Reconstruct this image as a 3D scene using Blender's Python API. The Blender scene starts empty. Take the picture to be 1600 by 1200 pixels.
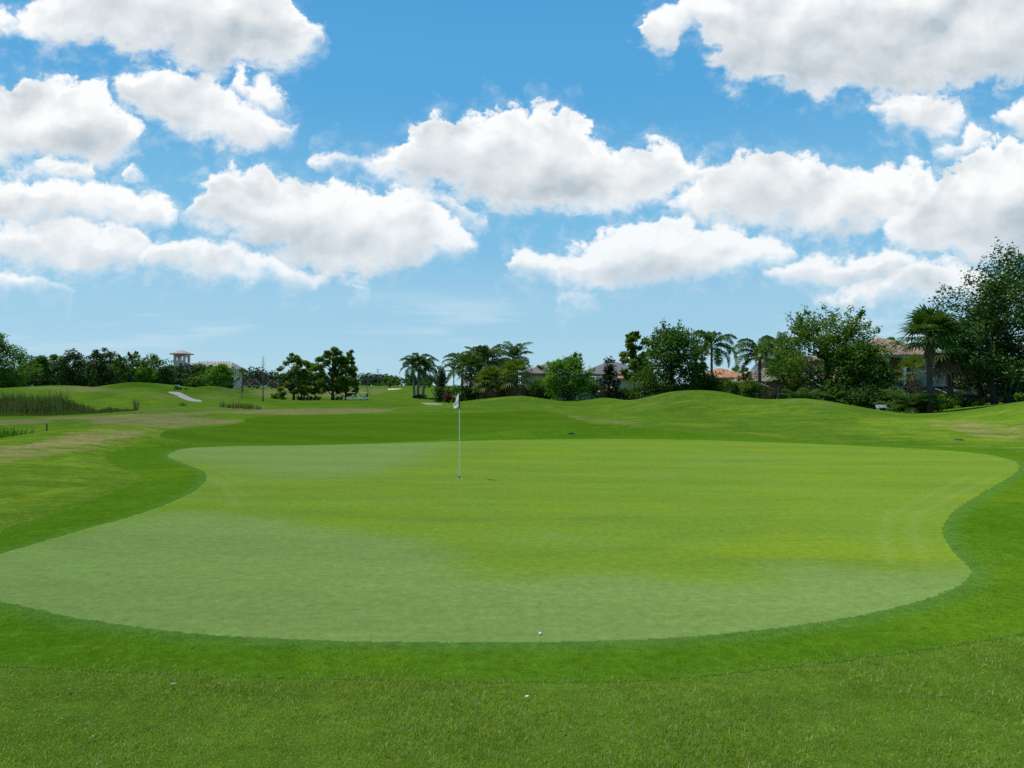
import bpy, bmesh, math, random
import numpy as np
from math import radians as R, pi as PI
from mathutils import Vector

random.seed(7)
rng = np.random.default_rng(7)
scene = bpy.context.scene
COL = scene.collection

# ---------------------------------------------------------------- survey constants (read off the photograph)
F = 1100.0            # focal length in pixels of the 1600 px wide photograph
CX, HY = 800.0, 605.0  # principal column and horizon row
CAMH = 2.24           # camera height over the putting green (m)
SUN_EL = R(64.0)
SUN_DIR = Vector((-0.84, 0.30, 0.0)).normalized() * math.cos(SUN_EL) + Vector((0, 0, math.sin(SUN_EL)))


def at(px, py, Y):
    return Vector(((px - CX) / F * Y, Y, CAMH - (py - HY) / F * Y))


# ---------------------------------------------------------------- object helpers
def tag(o, label=None, cat=None, group=None, kind=None):
    if label: o['label'] = label
    if cat: o['category'] = cat
    if group: o['group'] = group
    if kind: o['kind'] = kind
    return o


def thing(name, label, cat, loc=(0, 0, 0), rz=0.0, group=None):
    o = bpy.data.objects.new(name, None)
    o.empty_display_size = 0.3
    COL.objects.link(o)
    o.location = loc
    o.rotation_euler = (0, 0, rz)
    return tag(o, label, cat, group)


def link_mesh(name, me, mats, parent=None, smooth=False):
    o = bpy.data.objects.new(name, me)
    COL.objects.link(o)
    if not isinstance(mats, (list, tuple)): mats = [mats]
    for m in mats: me.materials.append(m)
    if parent is not None: o.parent = parent
    if smooth:
        me.polygons.foreach_set('use_smooth', np.ones(len(me.polygons), dtype=bool))
    return o


def np_mesh(name, V, quads=None, tris=None):
    """fast mesh from numpy arrays"""
    V = np.asarray(V, dtype=np.float32).reshape(-1, 3)
    nq = 0 if quads is None else len(quads)
    nt = 0 if tris is None else len(tris)
    me = bpy.data.meshes.new(name)
    me.vertices.add(len(V))
    me.vertices.foreach_set('co', V.ravel())
    loops = []
    if nq: loops.append(np.asarray(quads, dtype=np.int32).ravel())
    if nt: loops.append(np.asarray(tris, dtype=np.int32).ravel())
    loops = np.concatenate(loops)
    starts = np.concatenate([np.arange(nq) * 4, nq * 4 + np.arange(nt) * 3]).astype(np.int32)
    totals = np.concatenate([np.full(nq, 4), np.full(nt, 3)]).astype(np.int32)
    me.loops.add(len(loops))
    me.loops.foreach_set('vertex_index', loops)
    me.polygons.add(nq + nt)
    me.polygons.foreach_set('loop_start', starts)
    me.polygons.foreach_set('loop_total', totals)
    me.update(calc_edges=True)
    me.validate()
    return me


class MB:
    """collects boxes, tubes, sheets; build() links them as ONE mesh object"""
    def __init__(self):
        self.v, self.f, self.m = [], [], []

    def add(self, verts, faces, mat=0):
        b = len(self.v)
        self.v += [tuple(p) for p in verts]
        self.f += [tuple(i + b for i in f) for f in faces]
        self.m += [mat] * len(faces)
        return self

    def box(self, x0, x1, y0, y1, z0, z1, mat=0):
        v = [(x0, y0, z0), (x1, y0, z0), (x1, y1, z0), (x0, y1, z0), (x0, y0, z1), (x1, y0, z1), (x1, y1, z1), (x0, y1, z1)]
        return self.add(v, [(3, 2, 1, 0), (4, 5, 6, 7), (0, 1, 5, 4), (1, 2, 6, 5), (2, 3, 7, 6), (3, 0, 4, 7)], mat)

    def hip(self, x0, x1, y0, y1, z0, z1, inset=None, over=0.0, thick=0.15, mat=0):
        """hipped roof with a short fascia"""
        x0 -= over; x1 += over; y0 -= over; y1 += over
        w, d = x1 - x0, y1 - y0
        if inset is None: inset = min(w, d) / 2
        zf = z0 + thick
        if w >= d:
            r = [(x0 + inset, (y0 + y1) / 2, z1), (x1 - inset, (y0 + y1) / 2, z1)]
            top = [(4, 5, 9, 8), (5, 6, 9), (6, 7, 8, 9), (7, 4, 8)]
        else:
            r = [((x0 + x1) / 2, y0 + inset, z1), ((x0 + x1) / 2, y1 - inset, z1)]
            top = [(4, 5, 8), (5, 6, 9, 8), (6, 7, 9), (7, 4, 8, 9)]
        v = [(x0, y0, z0), (x1, y0, z0), (x1, y1, z0), (x0, y1, z0), (x0, y0, zf), (x1, y0, zf), (x1, y1, zf), (x0, y1, zf)] + r
        return self.add(v, [(3, 2, 1, 0), (0, 1, 5, 4), (1, 2, 6, 5), (2, 3, 7, 6), (3, 0, 4, 7)] + top, mat)

    def tube(self, pts, rad, k=8, mat=0, cap=True):
        pts = [Vector(p) for p in pts]
        n = len(pts)
        if not hasattr(rad, '__len__'): rad = [rad] * n
        vs, fs = [], []
        up = Vector((0.03, 0.02, 1.0))
        for i, p in enumerate(pts):
            t = (pts[min(i + 1, n - 1)] - pts[max(i - 1, 0)])
            if t.length < 1e-9: t = Vector((0, 0, 1))
            t.normalize()
            a = t.cross(up)
            if a.length < 0.05: a = t.cross(Vector((1, 0.1, 0)))
            a.normalize()
            b = t.cross(a)
            for j in range(k):
                q = 2 * PI * j / k
                vs.append(p + (a * math.cos(q) + b * math.sin(q)) * rad[i])
        for i in range(n - 1):
            for j in range(k):
                j2 = (j + 1) % k
                fs.append((i * k + j, i * k + j2, (i + 1) * k + j2, (i + 1) * k + j))
        if cap:
            fs.append(tuple(range(k))[::-1])
            fs.append(tuple((n - 1) * k + j for j in range(k)))
        return self.add(vs, fs, mat)

    def lathe(self, prof, c=(0, 0, 0), k=16, mat=0):
        """profile [(r,z)...] turned round z"""
        vs, fs = [], []
        for r, z in prof:
            for j in range(k):
                q = 2 * PI * j / k
                vs.append((c[0] + r * math.cos(q), c[1] + r * math.sin(q), c[2] + z))
        for i in range(len(prof) - 1):
            for j in range(k):
                j2 = (j + 1) % k
                fs.append((i * k + j, i * k + j2, (i + 1) * k + j2, (i + 1) * k + j))
        return self.add(vs, fs, mat)

    def prism(self, poly, axis, a, b, mat=0):
        """2-D polygon extruded along axis 'x' or 'y' from a to b"""
        n = len(poly)
        def P(p, t): return (t, p[0], p[1]) if axis == 'x' else (p[0], t, p[1])
        v = [P(p, a) for p in poly] + [P(p, b) for p in poly]
        f = [tuple(range(n)), tuple(range(2 * n - 1, n - 1, -1))]
        f += [(i, i + n, (i + 1) % n + n, (i + 1) % n) for i in range(n)]
        return self.add(v, f, mat)

    def build(self, name, mats, parent=None, smooth=False, bevel=0.0):
        me = bpy.data.meshes.new(name)
        me.from_pydata(self.v, [], self.f)
        bm = bmesh.new(); bm.from_mesh(me)
        bmesh.ops.recalc_face_normals(bm, faces=bm.faces)
        bm.to_mesh(me); bm.free()
        if any(self.m): me.polygons.foreach_set('material_index', self.m)
        o = link_mesh(name, me, mats, parent, smooth)
        if bevel:
            b = o.modifiers.new('bevel', 'BEVEL'); b.width = bevel; b.segments = 2
        return o


# ---------------------------------------------------------------- node helpers
class NT:
    def __init__(self, tree):
        self.t = tree; self.n = tree.nodes; self.l = tree.links
        self.n.clear()

    def new(self, typ, **kw):
        nd = self.n.new(typ)
        for k, v in kw.items(): setattr(nd, k, v)
        return nd

    def put(self, sock, val):
        if isinstance(val, bpy.types.NodeSocket): self.l.new(val, sock)
        elif val is not None:
            if hasattr(sock.default_value, '__len__') and not hasattr(val, '__len__'): val = (val, val, val)
            if hasattr(val, '__len__') and len(sock.default_value) == 4 and len(val) == 3: val = (*val, 1)
            sock.default_value = val

    def math(self, op, a, b=None, c=None, clamp=False):
        nd = self.new('ShaderNodeMath', operation=op, use_clamp=clamp)
        self.put(nd.inputs[0], a)
        if b is not None: self.put(nd.inputs[1], b)
        if c is not None: self.put(nd.inputs[2], c)
        return nd.outputs[0]

    def vmath(self, op, a, b=None, s=None):
        nd = self.new('ShaderNodeVectorMath', operation=op)
        self.put(nd.inputs[0], a)
        if b is not None: self.put(nd.inputs[1], b)
        if s is not None: self.put(nd.inputs['Scale'], s)
        return nd.outputs[0]

    def mix(self, f, a, b, blend='MIX'):
        nd = self.new('ShaderNodeMix', data_type='RGBA', blend_type=blend)
        self.put(nd.inputs[0], f); self.put(nd.inputs[6], a); self.put(nd.inputs[7], b)
        return nd.outputs[2]

    def noise(self, vec, scale, detail=4, rough=0.55, dist=0.0, dim='3D', col=False):
        nd = self.new('ShaderNodeTexNoise', noise_dimensions=dim)
        if vec is not None: self.put(nd.inputs['Vector'], vec)
        nd.inputs['Scale'].default_value = scale
        nd.inputs['Detail'].default_value = detail
        nd.inputs['Roughness'].default_value = rough
        nd.inputs['Distortion'].default_value = dist
        return nd.outputs[1 if col else 0]

    def ss(self, x, a, b):
        """smoothstep from a to b"""
        nd = self.new('ShaderNodeMapRange', interpolation_type='SMOOTHSTEP')
        self.put(nd.inputs[0], x)
        self.put(nd.inputs[1], a); self.put(nd.inputs[2], b)
        return nd.outputs[0]

    def lin(self, x, a, b, c=0.0, d=1.0):
        nd = self.new('ShaderNodeMapRange')
        self.put(nd.inputs[0], x)
        for i, q in enumerate((a, b, c, d)): self.put(nd.inputs[i + 1], q)
        return nd.outputs[0]

    def attr(self, name):
        return self.new('ShaderNodeAttribute', attribute_name=name).outputs['Fac']


def material(name):
    m = bpy.data.materials.new(name); m.use_nodes = True
    return m, NT(m.node_tree)


def plain(name, col, rough=0.6, metal=0.0, var=0.12, nscale=3.0, spec=0.4, bump=0.0):
    """procedural material: base colour broken up by noise"""
    m, n = material(name)
    g = n.new('ShaderNodeNewGeometry')
    v = n.noise(g.outputs['Position'], nscale, 5, 0.6)
    f = n.lin(v, 0.3, 0.7, 1 - var, 1 + var)
    c = n.vmath('SCALE', col, None, f)
    b = n.new('ShaderNodeBsdfPrincipled')
    n.put(b.inputs['Base Color'], c)
    b.inputs['Roughness'].default_value = rough
    b.inputs['Metallic'].default_value = metal
    b.inputs['Specular IOR Level'].default_value = spec
    if bump:
        bn = n.new('ShaderNodeBump'); bn.inputs['Strength'].default_value = bump; bn.inputs['Distance'].default_value = 0.03
        n.put(bn.inputs['Height'], n.noise(g.outputs['Position'], nscale * 6, 6, 0.65))
        n.l.new(bn.outputs[0], b.inputs['Normal'])
    o = n.new('ShaderNodeOutputMaterial')
    n.l.new(b.outputs[0], o.inputs[0])
    return m


def leaf_mat(name, col, col2, trans=0.25, rough=0.5, spec=0.35, tint=None, nsc=0.55, thr=0.86):
    """leaves: colour differs from leaf to leaf and from limb to limb"""
    m, n = material(name)
    g = n.new('ShaderNodeNewGeometry')
    rnd = g.outputs['Random Per Island']
    big = n.noise(g.outputs['Position'], nsc, 4, 0.65)
    f = n.math('ADD', n.math('MULTIPLY', rnd, 0.55), n.lin(big, 0.35, 0.65, 0.0, 0.45), clamp=True)
    c = n.mix(f, col, col2)
    if tint:
        c = n.mix(n.math('GREATER_THAN', rnd, thr), c, tint)
    b = n.new('ShaderNodeBsdfPrincipled')
    n.put(b.inputs['Base Color'], c)
    b.inputs['Roughness'].default_value = rough
    b.inputs['Specular IOR Level'].default_value = spec
    t = n.new('ShaderNodeBsdfTranslucent')
    n.put(t.inputs['Color'], n.mix(0.5, c, (col2[0] * 1.6, col2[1] * 1.5, col2[2] * 0.8)))
    mx = n.new('ShaderNodeMixShader'); mx.inputs[0].default_value = trans
    n.l.new(b.outputs[0], mx.inputs[1]); n.l.new(t.outputs[0], mx.inputs[2])
    o = n.new('ShaderNodeOutputMaterial')
    n.l.new(mx.outputs[0], o.inputs[0])
    return m
# ---------------------------------------------------------------- camera
cam = bpy.data.cameras.new('camera')
cam.sensor_width = 36; cam.lens = 36 * F / 1600; cam.clip_end = 20000; cam.clip_start = 0.05
camo = bpy.data.objects.new('camera', cam); COL.objects.link(camo)
camo.location = (0, 0, CAMH)
camo.rotation_euler = (R(90) + math.atan((HY - 600) / F), 0, 0)
scene.camera = camo

# ---------------------------------------------------------------- sun
sl = bpy.data.lights.new('sun', 'SUN'); sl.energy = 4.6; sl.angle = R(0.53); sl.color = (1.0, 0.955, 0.88)
so = bpy.data.objects.new('sun', sl); COL.objects.link(so)
so.rotation_euler = SUN_DIR.to_track_quat('Z', 'Y').to_euler()
so.location = (0, 0, 60)

# ---------------------------------------------------------------- sky with fair-weather cumulus
SKY_K = 0.10
world = bpy.data.worlds.new('World'); scene.world = world; world.use_nodes = True
n = NT(world.node_tree)
sky = n.new('ShaderNodeTexSky', sky_type='NISHITA')
sky.sun_disc = False
sky.sun_elevation = SUN_EL
sky.sun_rotation = math.atan2(SUN_DIR.x, SUN_DIR.y)
sky.altitude = 20; sky.air_density = 1.0; sky.dust_density = 0.1; sky.ozone_density = 1.5
tc = n.new('ShaderNodeTexCoord')
sp = n.new('ShaderNodeSeparateXYZ'); n.l.new(tc.outputs['Generated'], sp.inputs[0])
dx, dy, dz = sp.outputs
yy = n.math('MAXIMUM', dy, 0.12)
# tangent-plane sky coordinates, hundredths of a pixel-size unit: east and height over the horizon
E = n.math('MULTIPLY', n.math('DIVIDE', dx, yy), F / 100)
Hh = n.math('MULTIPLY', n.math('DIVIDE', dz, yy), F / 100)
cb = n.new('ShaderNodeCombineXYZ'); n.put(cb.inputs[0], E); n.put(cb.inputs[1], n.math('MULTIPLY', Hh, 1.25))
P0 = cb.outputs[0]
w1 = n.vmath('SUBTRACT', n.noise(P0, 0.75, 5, 0.55, dim='2D', col=True), (0.5, 0.5, 0.5))
w2 = n.vmath('SUBTRACT', n.noise(P0, 2.6, 6, 0.6, dim='2D', col=True), (0.5, 0.5, 0.5))
warp = n.vmath('ADD', n.vmath('SCALE', w1, None, 0.85), n.vmath('SCALE', w2, None, 0.42))
ws = n.new('ShaderNodeSeparateXYZ'); n.l.new(warp, ws.inputs[0])
E2 = n.math('ADD', E, ws.outputs[0])
H2 = n.math('ADD', Hh, n.math('MULTIPLY', ws.outputs[1], 0.8))
edge = n.math('SUBTRACT', n.noise(n.vmath('ADD', P0, n.vmath('SCALE', w2, None, 0.25)), 3.0, 9, 0.59, dim='2D'), 0.5)
# billow relief: density here minus density a step towards the sun
def dens(off):
    p = n.vmath('ADD', n.vmath('ADD', P0, n.vmath('SCALE', w1, None, 0.5)), off)
    return n.math('ADD', n.math('MULTIPLY', n.noise(p, 0.62, 2, 0.5, dim='2D'), 0.66), n.math('MULTIPLY', n.noise(p, 1.7, 5, 0.5, dim='2D'), 0.34))
relief = n.math('SUBTRACT', dens((0, 0, 0)), dens((-0.14, 0.36, 0)))
U = n.math('DIVIDE', n.math('ADD', E2, 10.0), 20.0)      # 0..1 over the curve tables

def cl(*pts):
    """one cloud: (column, top row, base row) as surveyed in the photograph"""
    return pts
ROWS = [
    # farthest first
    [cl((-60,425,446),(0,424,449),(40,427,451),(70,438,451),(108,447,452)),
     cl((206,413,416),(222,396,421),(240,380,426),(290,376,434),(340,372,428),(370,384,433),(410,404,440),(450,416,446),(490,424,446),(530,430,438)),
     cl((556,449,458),(566,447,459),(580,451,457)),
     cl((860,457,463),(890,455,463),(930,459,462)),
     cl((1274,461,464),(1320,448,471),(1350,439,473),(1395,430,474),(1440,409,474),(1475,410,472),(1505,418,472),(1560,424,470),(1700,430,462))],
    [cl((-70,350,410),(0,348,405),(30,349,412),(60,350,415),(110,345,416),(150,351,420),(165,358,422),(190,350,422),(215,356,416),(240,381,388)),
     cl((1206,430,434),(1225,415,438),(1250,400,441),(1290,391,443),(1320,397,444),(1345,401,444),(1380,384,442),(1410,392,436),(1436,408,420))],
    [cl((-70,274,348),(0,276,349),(60,284,352),(100,280,350),(118,288,350),(150,280,350),(185,283,352),(215,298,352),(245,293,348),(262,305,345),(280,322,328)),
     cl((1374,356,362),(1395,335,376),(1420,312,390),(1450,280,402),(1480,262,404),(1520,234,408),(1560,221,412),(1600,216,412),(1800,216,400))],
    [cl((12,264,268),(50,254,278),(90,244,286),(140,246,280),(176,260,264)),
     cl((188,258,264),(205,248,272),(232,260,265)),
     cl((278,316,323),(300,302,336),(318,288,345),(332,274,352),(370,268,368),(400,253,388),(430,260,400),(445,273,408),(475,270,412),(490,290,424),(540,294,436),(570,304,440),(600,299,430),(640,298,410),(665,308,400),(690,336,396),(720,350,393),(752,372,378)),
     cl((782,414,420),(800,394,428),(820,388,433),(850,397,436),(870,384,438),(900,380,442),(930,368,448),(965,354,455),(1010,349,445),(1050,351,442),(1080,343,436),(1120,350,430),(1170,358,420),(1205,364,414),(1225,376,408),(1242,394,399)),
     cl((1444,236,246),(1470,222,243),(1500,206,240),(1520,194,236),(1541,208,216))],
    [cl((-60,10,50),(0,0,52),(16,4,50),(32,20,40)),
     cl((176,128,138),(200,114,165),(225,106,188),(250,100,202),(300,113,218),(350,120,230),(375,138,244),(392,148,228),(420,172,222),(445,188,214),(466,194,202)),
     cl((618,296,302),(660,298,318),(700,312,330),(740,320,333),(760,324,344),(780,331,338)),
     cl((1032,326,334),(1060,305,342),(1100,280,342),(1120,254,346),(1150,238,350),(1180,238,354),(1195,248,356),(1230,241,357),(1260,253,358),(1300,256,362),(1340,266,364),(1380,268,350),(1415,250,342),(1440,258,334),(1466,282,300))],
    [cl((-70,128,258),(0,126,254),(30,118,250),(70,122,248),(110,125,252),(135,138,252),(160,133,250),(185,160,246),(198,176,238),(210,190,226),(224,202,214)),
     cl((368,116,126),(384,94,146),(400,118,158),(420,108,166),(434,124,164),(454,150,156)),
     cl((500,247,262),(520,240,270),(545,252,262),(570,254,272),(600,240,284),(625,228,294),(650,193,304),(675,173,296),(720,176,304),(760,166,312),(780,161,318),(815,168,326),(840,162,330),(880,170,328),(900,173,328),(915,193,330),(930,218,332),(960,233,328),(990,238,324),(1010,223,320),(1040,216,314),(1060,226,306),(1080,247,298),(1100,253,288),(1120,262,270)),
     cl((1362,164,174),(1390,153,198),(1450,148,214),(1480,156,208),(1508,170,180)),
     cl((1552,184,194),(1590,150,214),(1650,143,218),(1800,143,210))],
    [cl((14,42,50),(34,24,58),(50,8,68),(90,-20,74),(120,-60,76),(160,-90,62),(190,-110,74),(215,-110,88),(260,-110,82),(300,-110,114),(340,-110,122),(370,-110,100),(400,-110,98),(430,-70,108),(452,-20,112),(470,36,98),(490,52,84),(508,66,74)),
     cl((1000,34,56),(1012,14,84),(1030,4,88),(1052,-4,84),(1066,-10,50),(1080,-14,42),(1095,-20,44),(1112,-40,80),(1130,-60,112),(1160,-90,122),(1190,-110,120),(1230,-120,138),(1280,-120,146),(1330,-120,144),(1380,-120,158),(1410,-120,162),(1450,-120,146),(1520,-120,140),(1560,-120,130),(1600,-120,122),(1800,-120,112))],
]
def hh(row): return max(0.0, min(1.0, (HY - row) / 800.0))
sky_c = sky.outputs[0]
# clear maritime air: the atmosphere model corrected to the measured blue of the day
gr = n.new('ShaderNodeValToRGB'); cr_ = gr.color_ramp
cr_.interpolation = 'EASE'
STOPS = [(0.0, (.40, .66, .815)), (0.10, (.34, .62, .815)), (0.22, (.195, .525, .805)), (0.40, (.086, .395, .745)), (0.6, (.054, .31, .68)), (1.0, (.035, .22, .58))]
cr_.elements[0].position = 0.0; cr_.elements[1].position = 1.0
for p_, c_ in STOPS[1:-1]: cr_.elements.new(p_)
for e_, (p_, c_) in zip(cr_.elements, STOPS): e_.position = p_; e_.color = (*c_, 1)
n.put(gr.inputs[0], n.math('MAXIMUM', dz, 0.0))
colr = n.mix(0.88, sky_c, n.vmath('SCALE', gr.outputs[0], None, 10.0))
# thin cirrus veil low over the trees
cir = n.noise(n.vmath('MULTIPLY', P0, (0.25, 1.6, 1.0)), 1.0, 5, 0.6, dim='2D')
band = n.math('MULTIPLY', n.ss(Hh, 0.2, 0.9), n.math('SUBTRACT', 1.0, n.ss(Hh, 1.0, 1.7)))
colr = n.mix(n.math('MULTIPLY', n.math('MULTIPLY', n.ss(cir, 0.48, 0.75), band), 0.42), colr, (7.6, 8.6, 9.2))
WHITE = (9.9, 10.0, 10.0); GREY = (4.9, 5.65, 6.25)
for ri, row in enumerate(ROWS):
    cv = n.new('ShaderNodeRGBCurve')
    pts_t, pts_b = [(0.0, 0.0)], [(0.0, 1.0)]
    for c in row:
        xs = [(p[0] + 200) / 2000.0 for p in c]
        m0 = hh((c[0][1] + c[0][2]) / 2); m1 = hh((c[-1][1] + c[-1][2]) / 2)
        e = 0.004
        pts_t += [(xs[0] - 2 * e, 0.0), (xs[0] - e, max(0, m0 - 0.04))] + [(x, hh(p[1])) for x, p in zip(xs, c)] + [(xs[-1] + e, max(0, m1 - 0.04)), (xs[-1] + 2 * e, 0.0)]
        pts_b += [(xs[0] - 2 * e, 1.0), (xs[0] - e, min(1, m0 + 0.04))] + [(x, hh(p[2])) for x, p in zip(xs, c)] + [(xs[-1] + e, min(1, m1 + 0.04)), (xs[-1] + 2 * e, 1.0)]
    pts_t.append((1.0, pts_t[-1][1])); pts_b.append((1.0, pts_b[-1][1]))
    mp = cv.mapping
    mp.extend = 'HORIZONTAL'
    for ch, pts in ((0, pts_t), (1, pts_b)):
        cu = mp.curves[ch]
        pts = sorted((min(1, max(0, x)), min(1, max(0, y))) for x, y in pts)
        cu.points[0].location = pts[0]; cu.points[1].location = pts[-1]
        for x, y in pts[1:-1]: cu.points.new(x, y)
        for p in cu.points: p.handle_type = 'VECTOR'
    mp.update()
    uc = n.new('ShaderNodeCombineColor')
    for i in range(3): n.put(uc.inputs[i], U)
    n.l.new(uc.outputs[0], cv.inputs['Color'])
    sc = n.new('ShaderNodeSeparateColor'); n.l.new(cv.outputs[0], sc.inputs[0])
    T = n.math('MULTIPLY', sc.outputs[0], 8.0); B = n.math('MULTIPLY', sc.outputs[1], 8.0)
    dT = n.math('SUBTRACT', T, H2); dB = n.math('SUBTRACT', H2, B)
    th = n.math('MAXIMUM', n.math('SUBTRACT', T, B), 0.02)
    # ragged rim: strong on the billowing top, wispy on the base
    amp = n.math('MINIMUM', n.math('MULTIPLY_ADD', th, 0.42, 0.14), 0.82)
    eT = n.math('MULTIPLY_ADD', edge, amp, dT); eB = n.math('MULTIPLY_ADD', edge, n.math('MULTIPLY', amp, 0.85), dB)
    a = n.math('MULTIPLY', n.ss(eT, -0.075, 0.095), n.ss(eB, -0.17, 0.24))
    veil = n.math('MULTIPLY', n.ss(n.math('MINIMUM', n.math('MULTIPLY_ADD', edge, 1.5, dT), n.math('MULTIPLY_ADD', edge, 1.6, dB)), -0.38, 0.28), 0.20)
    a = n.math('MAXIMUM', a, veil)
    Fm = n.math('MINIMUM', eT, eB)
    t = n.math('DIVIDE', dB, th, clamp=True)
    lit = n.math('ADD', n.math('MULTIPLY', n.ss(t, 0.05, 0.85), 0.62), n.math('MULTIPLY', relief, n.math('MULTIPLY_ADD', t, 2.0, 1.7)))
    lit = n.math('ADD', lit, n.math('MULTIPLY', n.math('SUBTRACT', 1.0, n.ss(Fm, 0.0, 0.34)), 0.42))
    lit = n.math('ADD', lit, n.math('MULTIPLY', n.math('SUBTRACT', 1.0, n.ss(th, 0.3, 1.4)), 0.28))
    lit = n.math('POWER', n.lin(lit, -0.30, 0.93), 0.9)
    cc = n.mix(lit, GREY, WHITE)
    # thinner air contrast low down
    a = n.math('MULTIPLY', a, n.lin(Hh, 0.8, 3.0, 0.80, 0.985))
    colr = n.mix(a, colr, cc)
bg = n.new('ShaderNodeBackground'); n.put(bg.inputs[0], colr); bg.inputs[1].default_value = SKY_K
wo = n.new('ShaderNodeOutputWorld'); n.l.new(bg.outputs[0], wo.inputs[0])
world.cycles.sampling_method = 'MANUAL'; world.cycles.sample_map_resolution = 512

scene.view_settings.view_transform = 'Standard'
scene.view_settings.look = 'None'
scene.view_settings.exposure = 0.0
scene.view_settings.gamma = 1.0
scene.cycles.use_denoising = False
scene.cycles.max_bounces = 6
scene.cycles.diffuse_bounces = 3
scene.cycles.transparent_max_bounces = 8
scene.cycles.sample_clamp_indirect = 4.0
# ================================================================ TERRAIN
def zpy(py, Y): return CAMH - (py - HY) / F * Y

CTRL = []   # (px, Y, z)
def cz(px, Y, z): CTRL.append((px, Y, z))
def cp(px, Y, py): CTRL.append((px, Y, zpy(py, Y)))
for px in (-700, -200, 300, 800, 1300, 1800, 2400):
    for Y in (0.8, 2.5, 5, 8): cz(px, Y, 0)
for px in (500, 800, 1100):
    for Y in (13, 19, 26): cz(px, Y, 0)
cz(1450, 17, 0); cz(1500, 22, 0); cz(1350, 26, 0); cz(300, 13, 0); cz(300, 24, 0); cz(420, 27, 0)
# left: rough shoulder, swale, bank, reed pond
cz(80, 14, .03); cz(200, 22, .06); cp(150, 32, 665); cz(0, 16, .10); cp(0, 25, 685); cp(75, 29, 672); cz(-200, 22, .25); cz(-500, 20, .1); cp(220, 33, 665.5)
cz(0, 37, -.9); cz(70, 41, -.85); cz(150, 44, -.45); cz(250, 45, -.15); cz(330, 42, -.1); cz(-200, 36, -.9)
cp(0, 55, 652); cp(120, 57, 648); cp(200, 60, 643.5); cp(300, 64, 639.5); cz(-300, 52, -.3)
cz(0, 68, -.6); cz(100, 70, -.6); cz(190, 72, -.35); cz(-200, 65, -.6); cp(255, 80, 633.5)
cp(100, 130, 602.5); cp(0, 135, 607); cp(170, 125, 606.5); cz(100, 100, .7); cz(0, 100, .5); cz(-300, 130, 1.5)
cp(230, 110, 606); cp(190, 114, 609.5); cp(268, 108, 613.5); cp(230, 95, 618); cp(230, 84, 627)
cz(100, 160, 1.4); cz(230, 136, 1.5)
cp(205, 172, 597); cp(180, 172, 600); cp(250, 166, 602); cp(272, 150, 610)
cp(330, 150, 602.5); cp(365, 150, 609); cp(298, 150, 606.5); cp(310, 104, 622.5); cp(392, 150, 617)
cz(330, 190, 1.6); cz(205, 205, 2.2)
cp(50, 240, 606); cz(150, 240, 1.8); cz(0, 320, 1.8); cz(250, 250, 2.4); cz(-400, 240, 1.8); cp(35, 200, 607)
# middle: fairway dip, tee bank, far field
cp(400, 45, 664); cp(400, 62, 648.5); cp(400, 80, 637); cp(400, 100, 629); cp(420, 120, 628); cp(500, 122, 626.3); cp(600, 120, 625); cp(680, 108, 624.5)
cp(560, 80, 636); cp(600, 62, 647); cp(600, 45, 660.5); cz(550, 35, -.35); cz(650, 35, -.35); cz(750, 37, -.3); cz(400, 33, -.18); cz(300, 33, 0)
cp(870, 34.5, 665); cp(800, 34, 672.5); cp(720, 32, 682.5); cp(960, 34.5, 665); cp(1060, 34, 671); cz(640, 30, -.06)
cz(870, 42, -.12); cz(790, 42, -.2); cp(850, 60, 642); cz(850, 66, .6)
# right: chain of grass mounds
cp(820, 72, 619); cp(765, 72, 622); cp(722, 72, 627.5); cz(675, 75, .25); cp(888, 72, 629.5); cz(820, 88, .4); cz(760, 88, .3)
cp(945, 74, 622); cp(905, 70, 630); cp(988, 74, 626.5); cp(930, 52, 648); cp(950, 60, 637); cp(1000, 50, 645)
cp(1085, 62, 610.5); cp(1042, 62, 613.5); cp(1000, 63, 622.5); cp(1135, 62, 614); cp(1188, 60, 626.5); cp(1080, 52, 630); cp(1080, 43, 652); cz(1085, 76, .8); cz(1150, 80, .5)
cp(1250, 50, 622.5); cp(1208, 50, 626.5); cp(1300, 50, 628); cp(1350, 48, 638); cp(1420, 46, 648.5); cp(1200, 38, 664); cp(1300, 36, 668); cp(1250, 43, 642.5); cp(1140, 46, 642); cz(1250, 64, .55); cz(1350, 62, .4)
cp(1600, 42, 628); cp(1520, 44, 641); cp(1480, 45, 645.5); cp(1700, 40, 617); cp(1500, 34, 668); cp(1600, 30, 682); cp(1600, 36, 654); cz(1800, 38, 1.8); cz(2000, 36, 1.5)
cz(1600, 56, .95); cz(1500, 58, .55); cz(1420, 58, .2)
cz(1200, 92, .4); cz(1400, 82, .3); cz(1000, 98, .3); cz(850, 115, .3); cz(1600, 80, .6); cz(1800, 80, .8); cz(2200, 60, .8)
cz(500, 180, -1.0); cz(420, 180, -1.1); cz(570, 182, -1.0); cz(650, 170, -.3); cp(650, 113, 621)
cz(480, 250, -.4); cp(600, 250, 612); cp(600, 350, 604.5); cp(450, 350, 607); cz(500, 520, 3.2); cz(800, 220, 1); cz(1100, 220, 1); cz(1500, 220, 1.5)
for px in (-900, 0, 800, 1600, 2500):
    cz(px, 900, 3.0); cz(px, 3000, 3.0)
C = np.array(CTRL)
c_th = np.degrees(np.arctan((C[:, 0] - CX) / F)); c_r = C[:, 1] / np.cos(np.radians(c_th))
def dom(th, r): return np.stack([th / 5.0, np.log(r) * 5.5], -1)
Pc = dom(c_th, c_r); N = len(Pc)
def tps(d2): return 0.5 * d2 * np.log(d2 + 1e-9)
K = tps(((Pc[:, None] - Pc[None]) ** 2).sum(-1)) + np.eye(N) * 0.012
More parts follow.
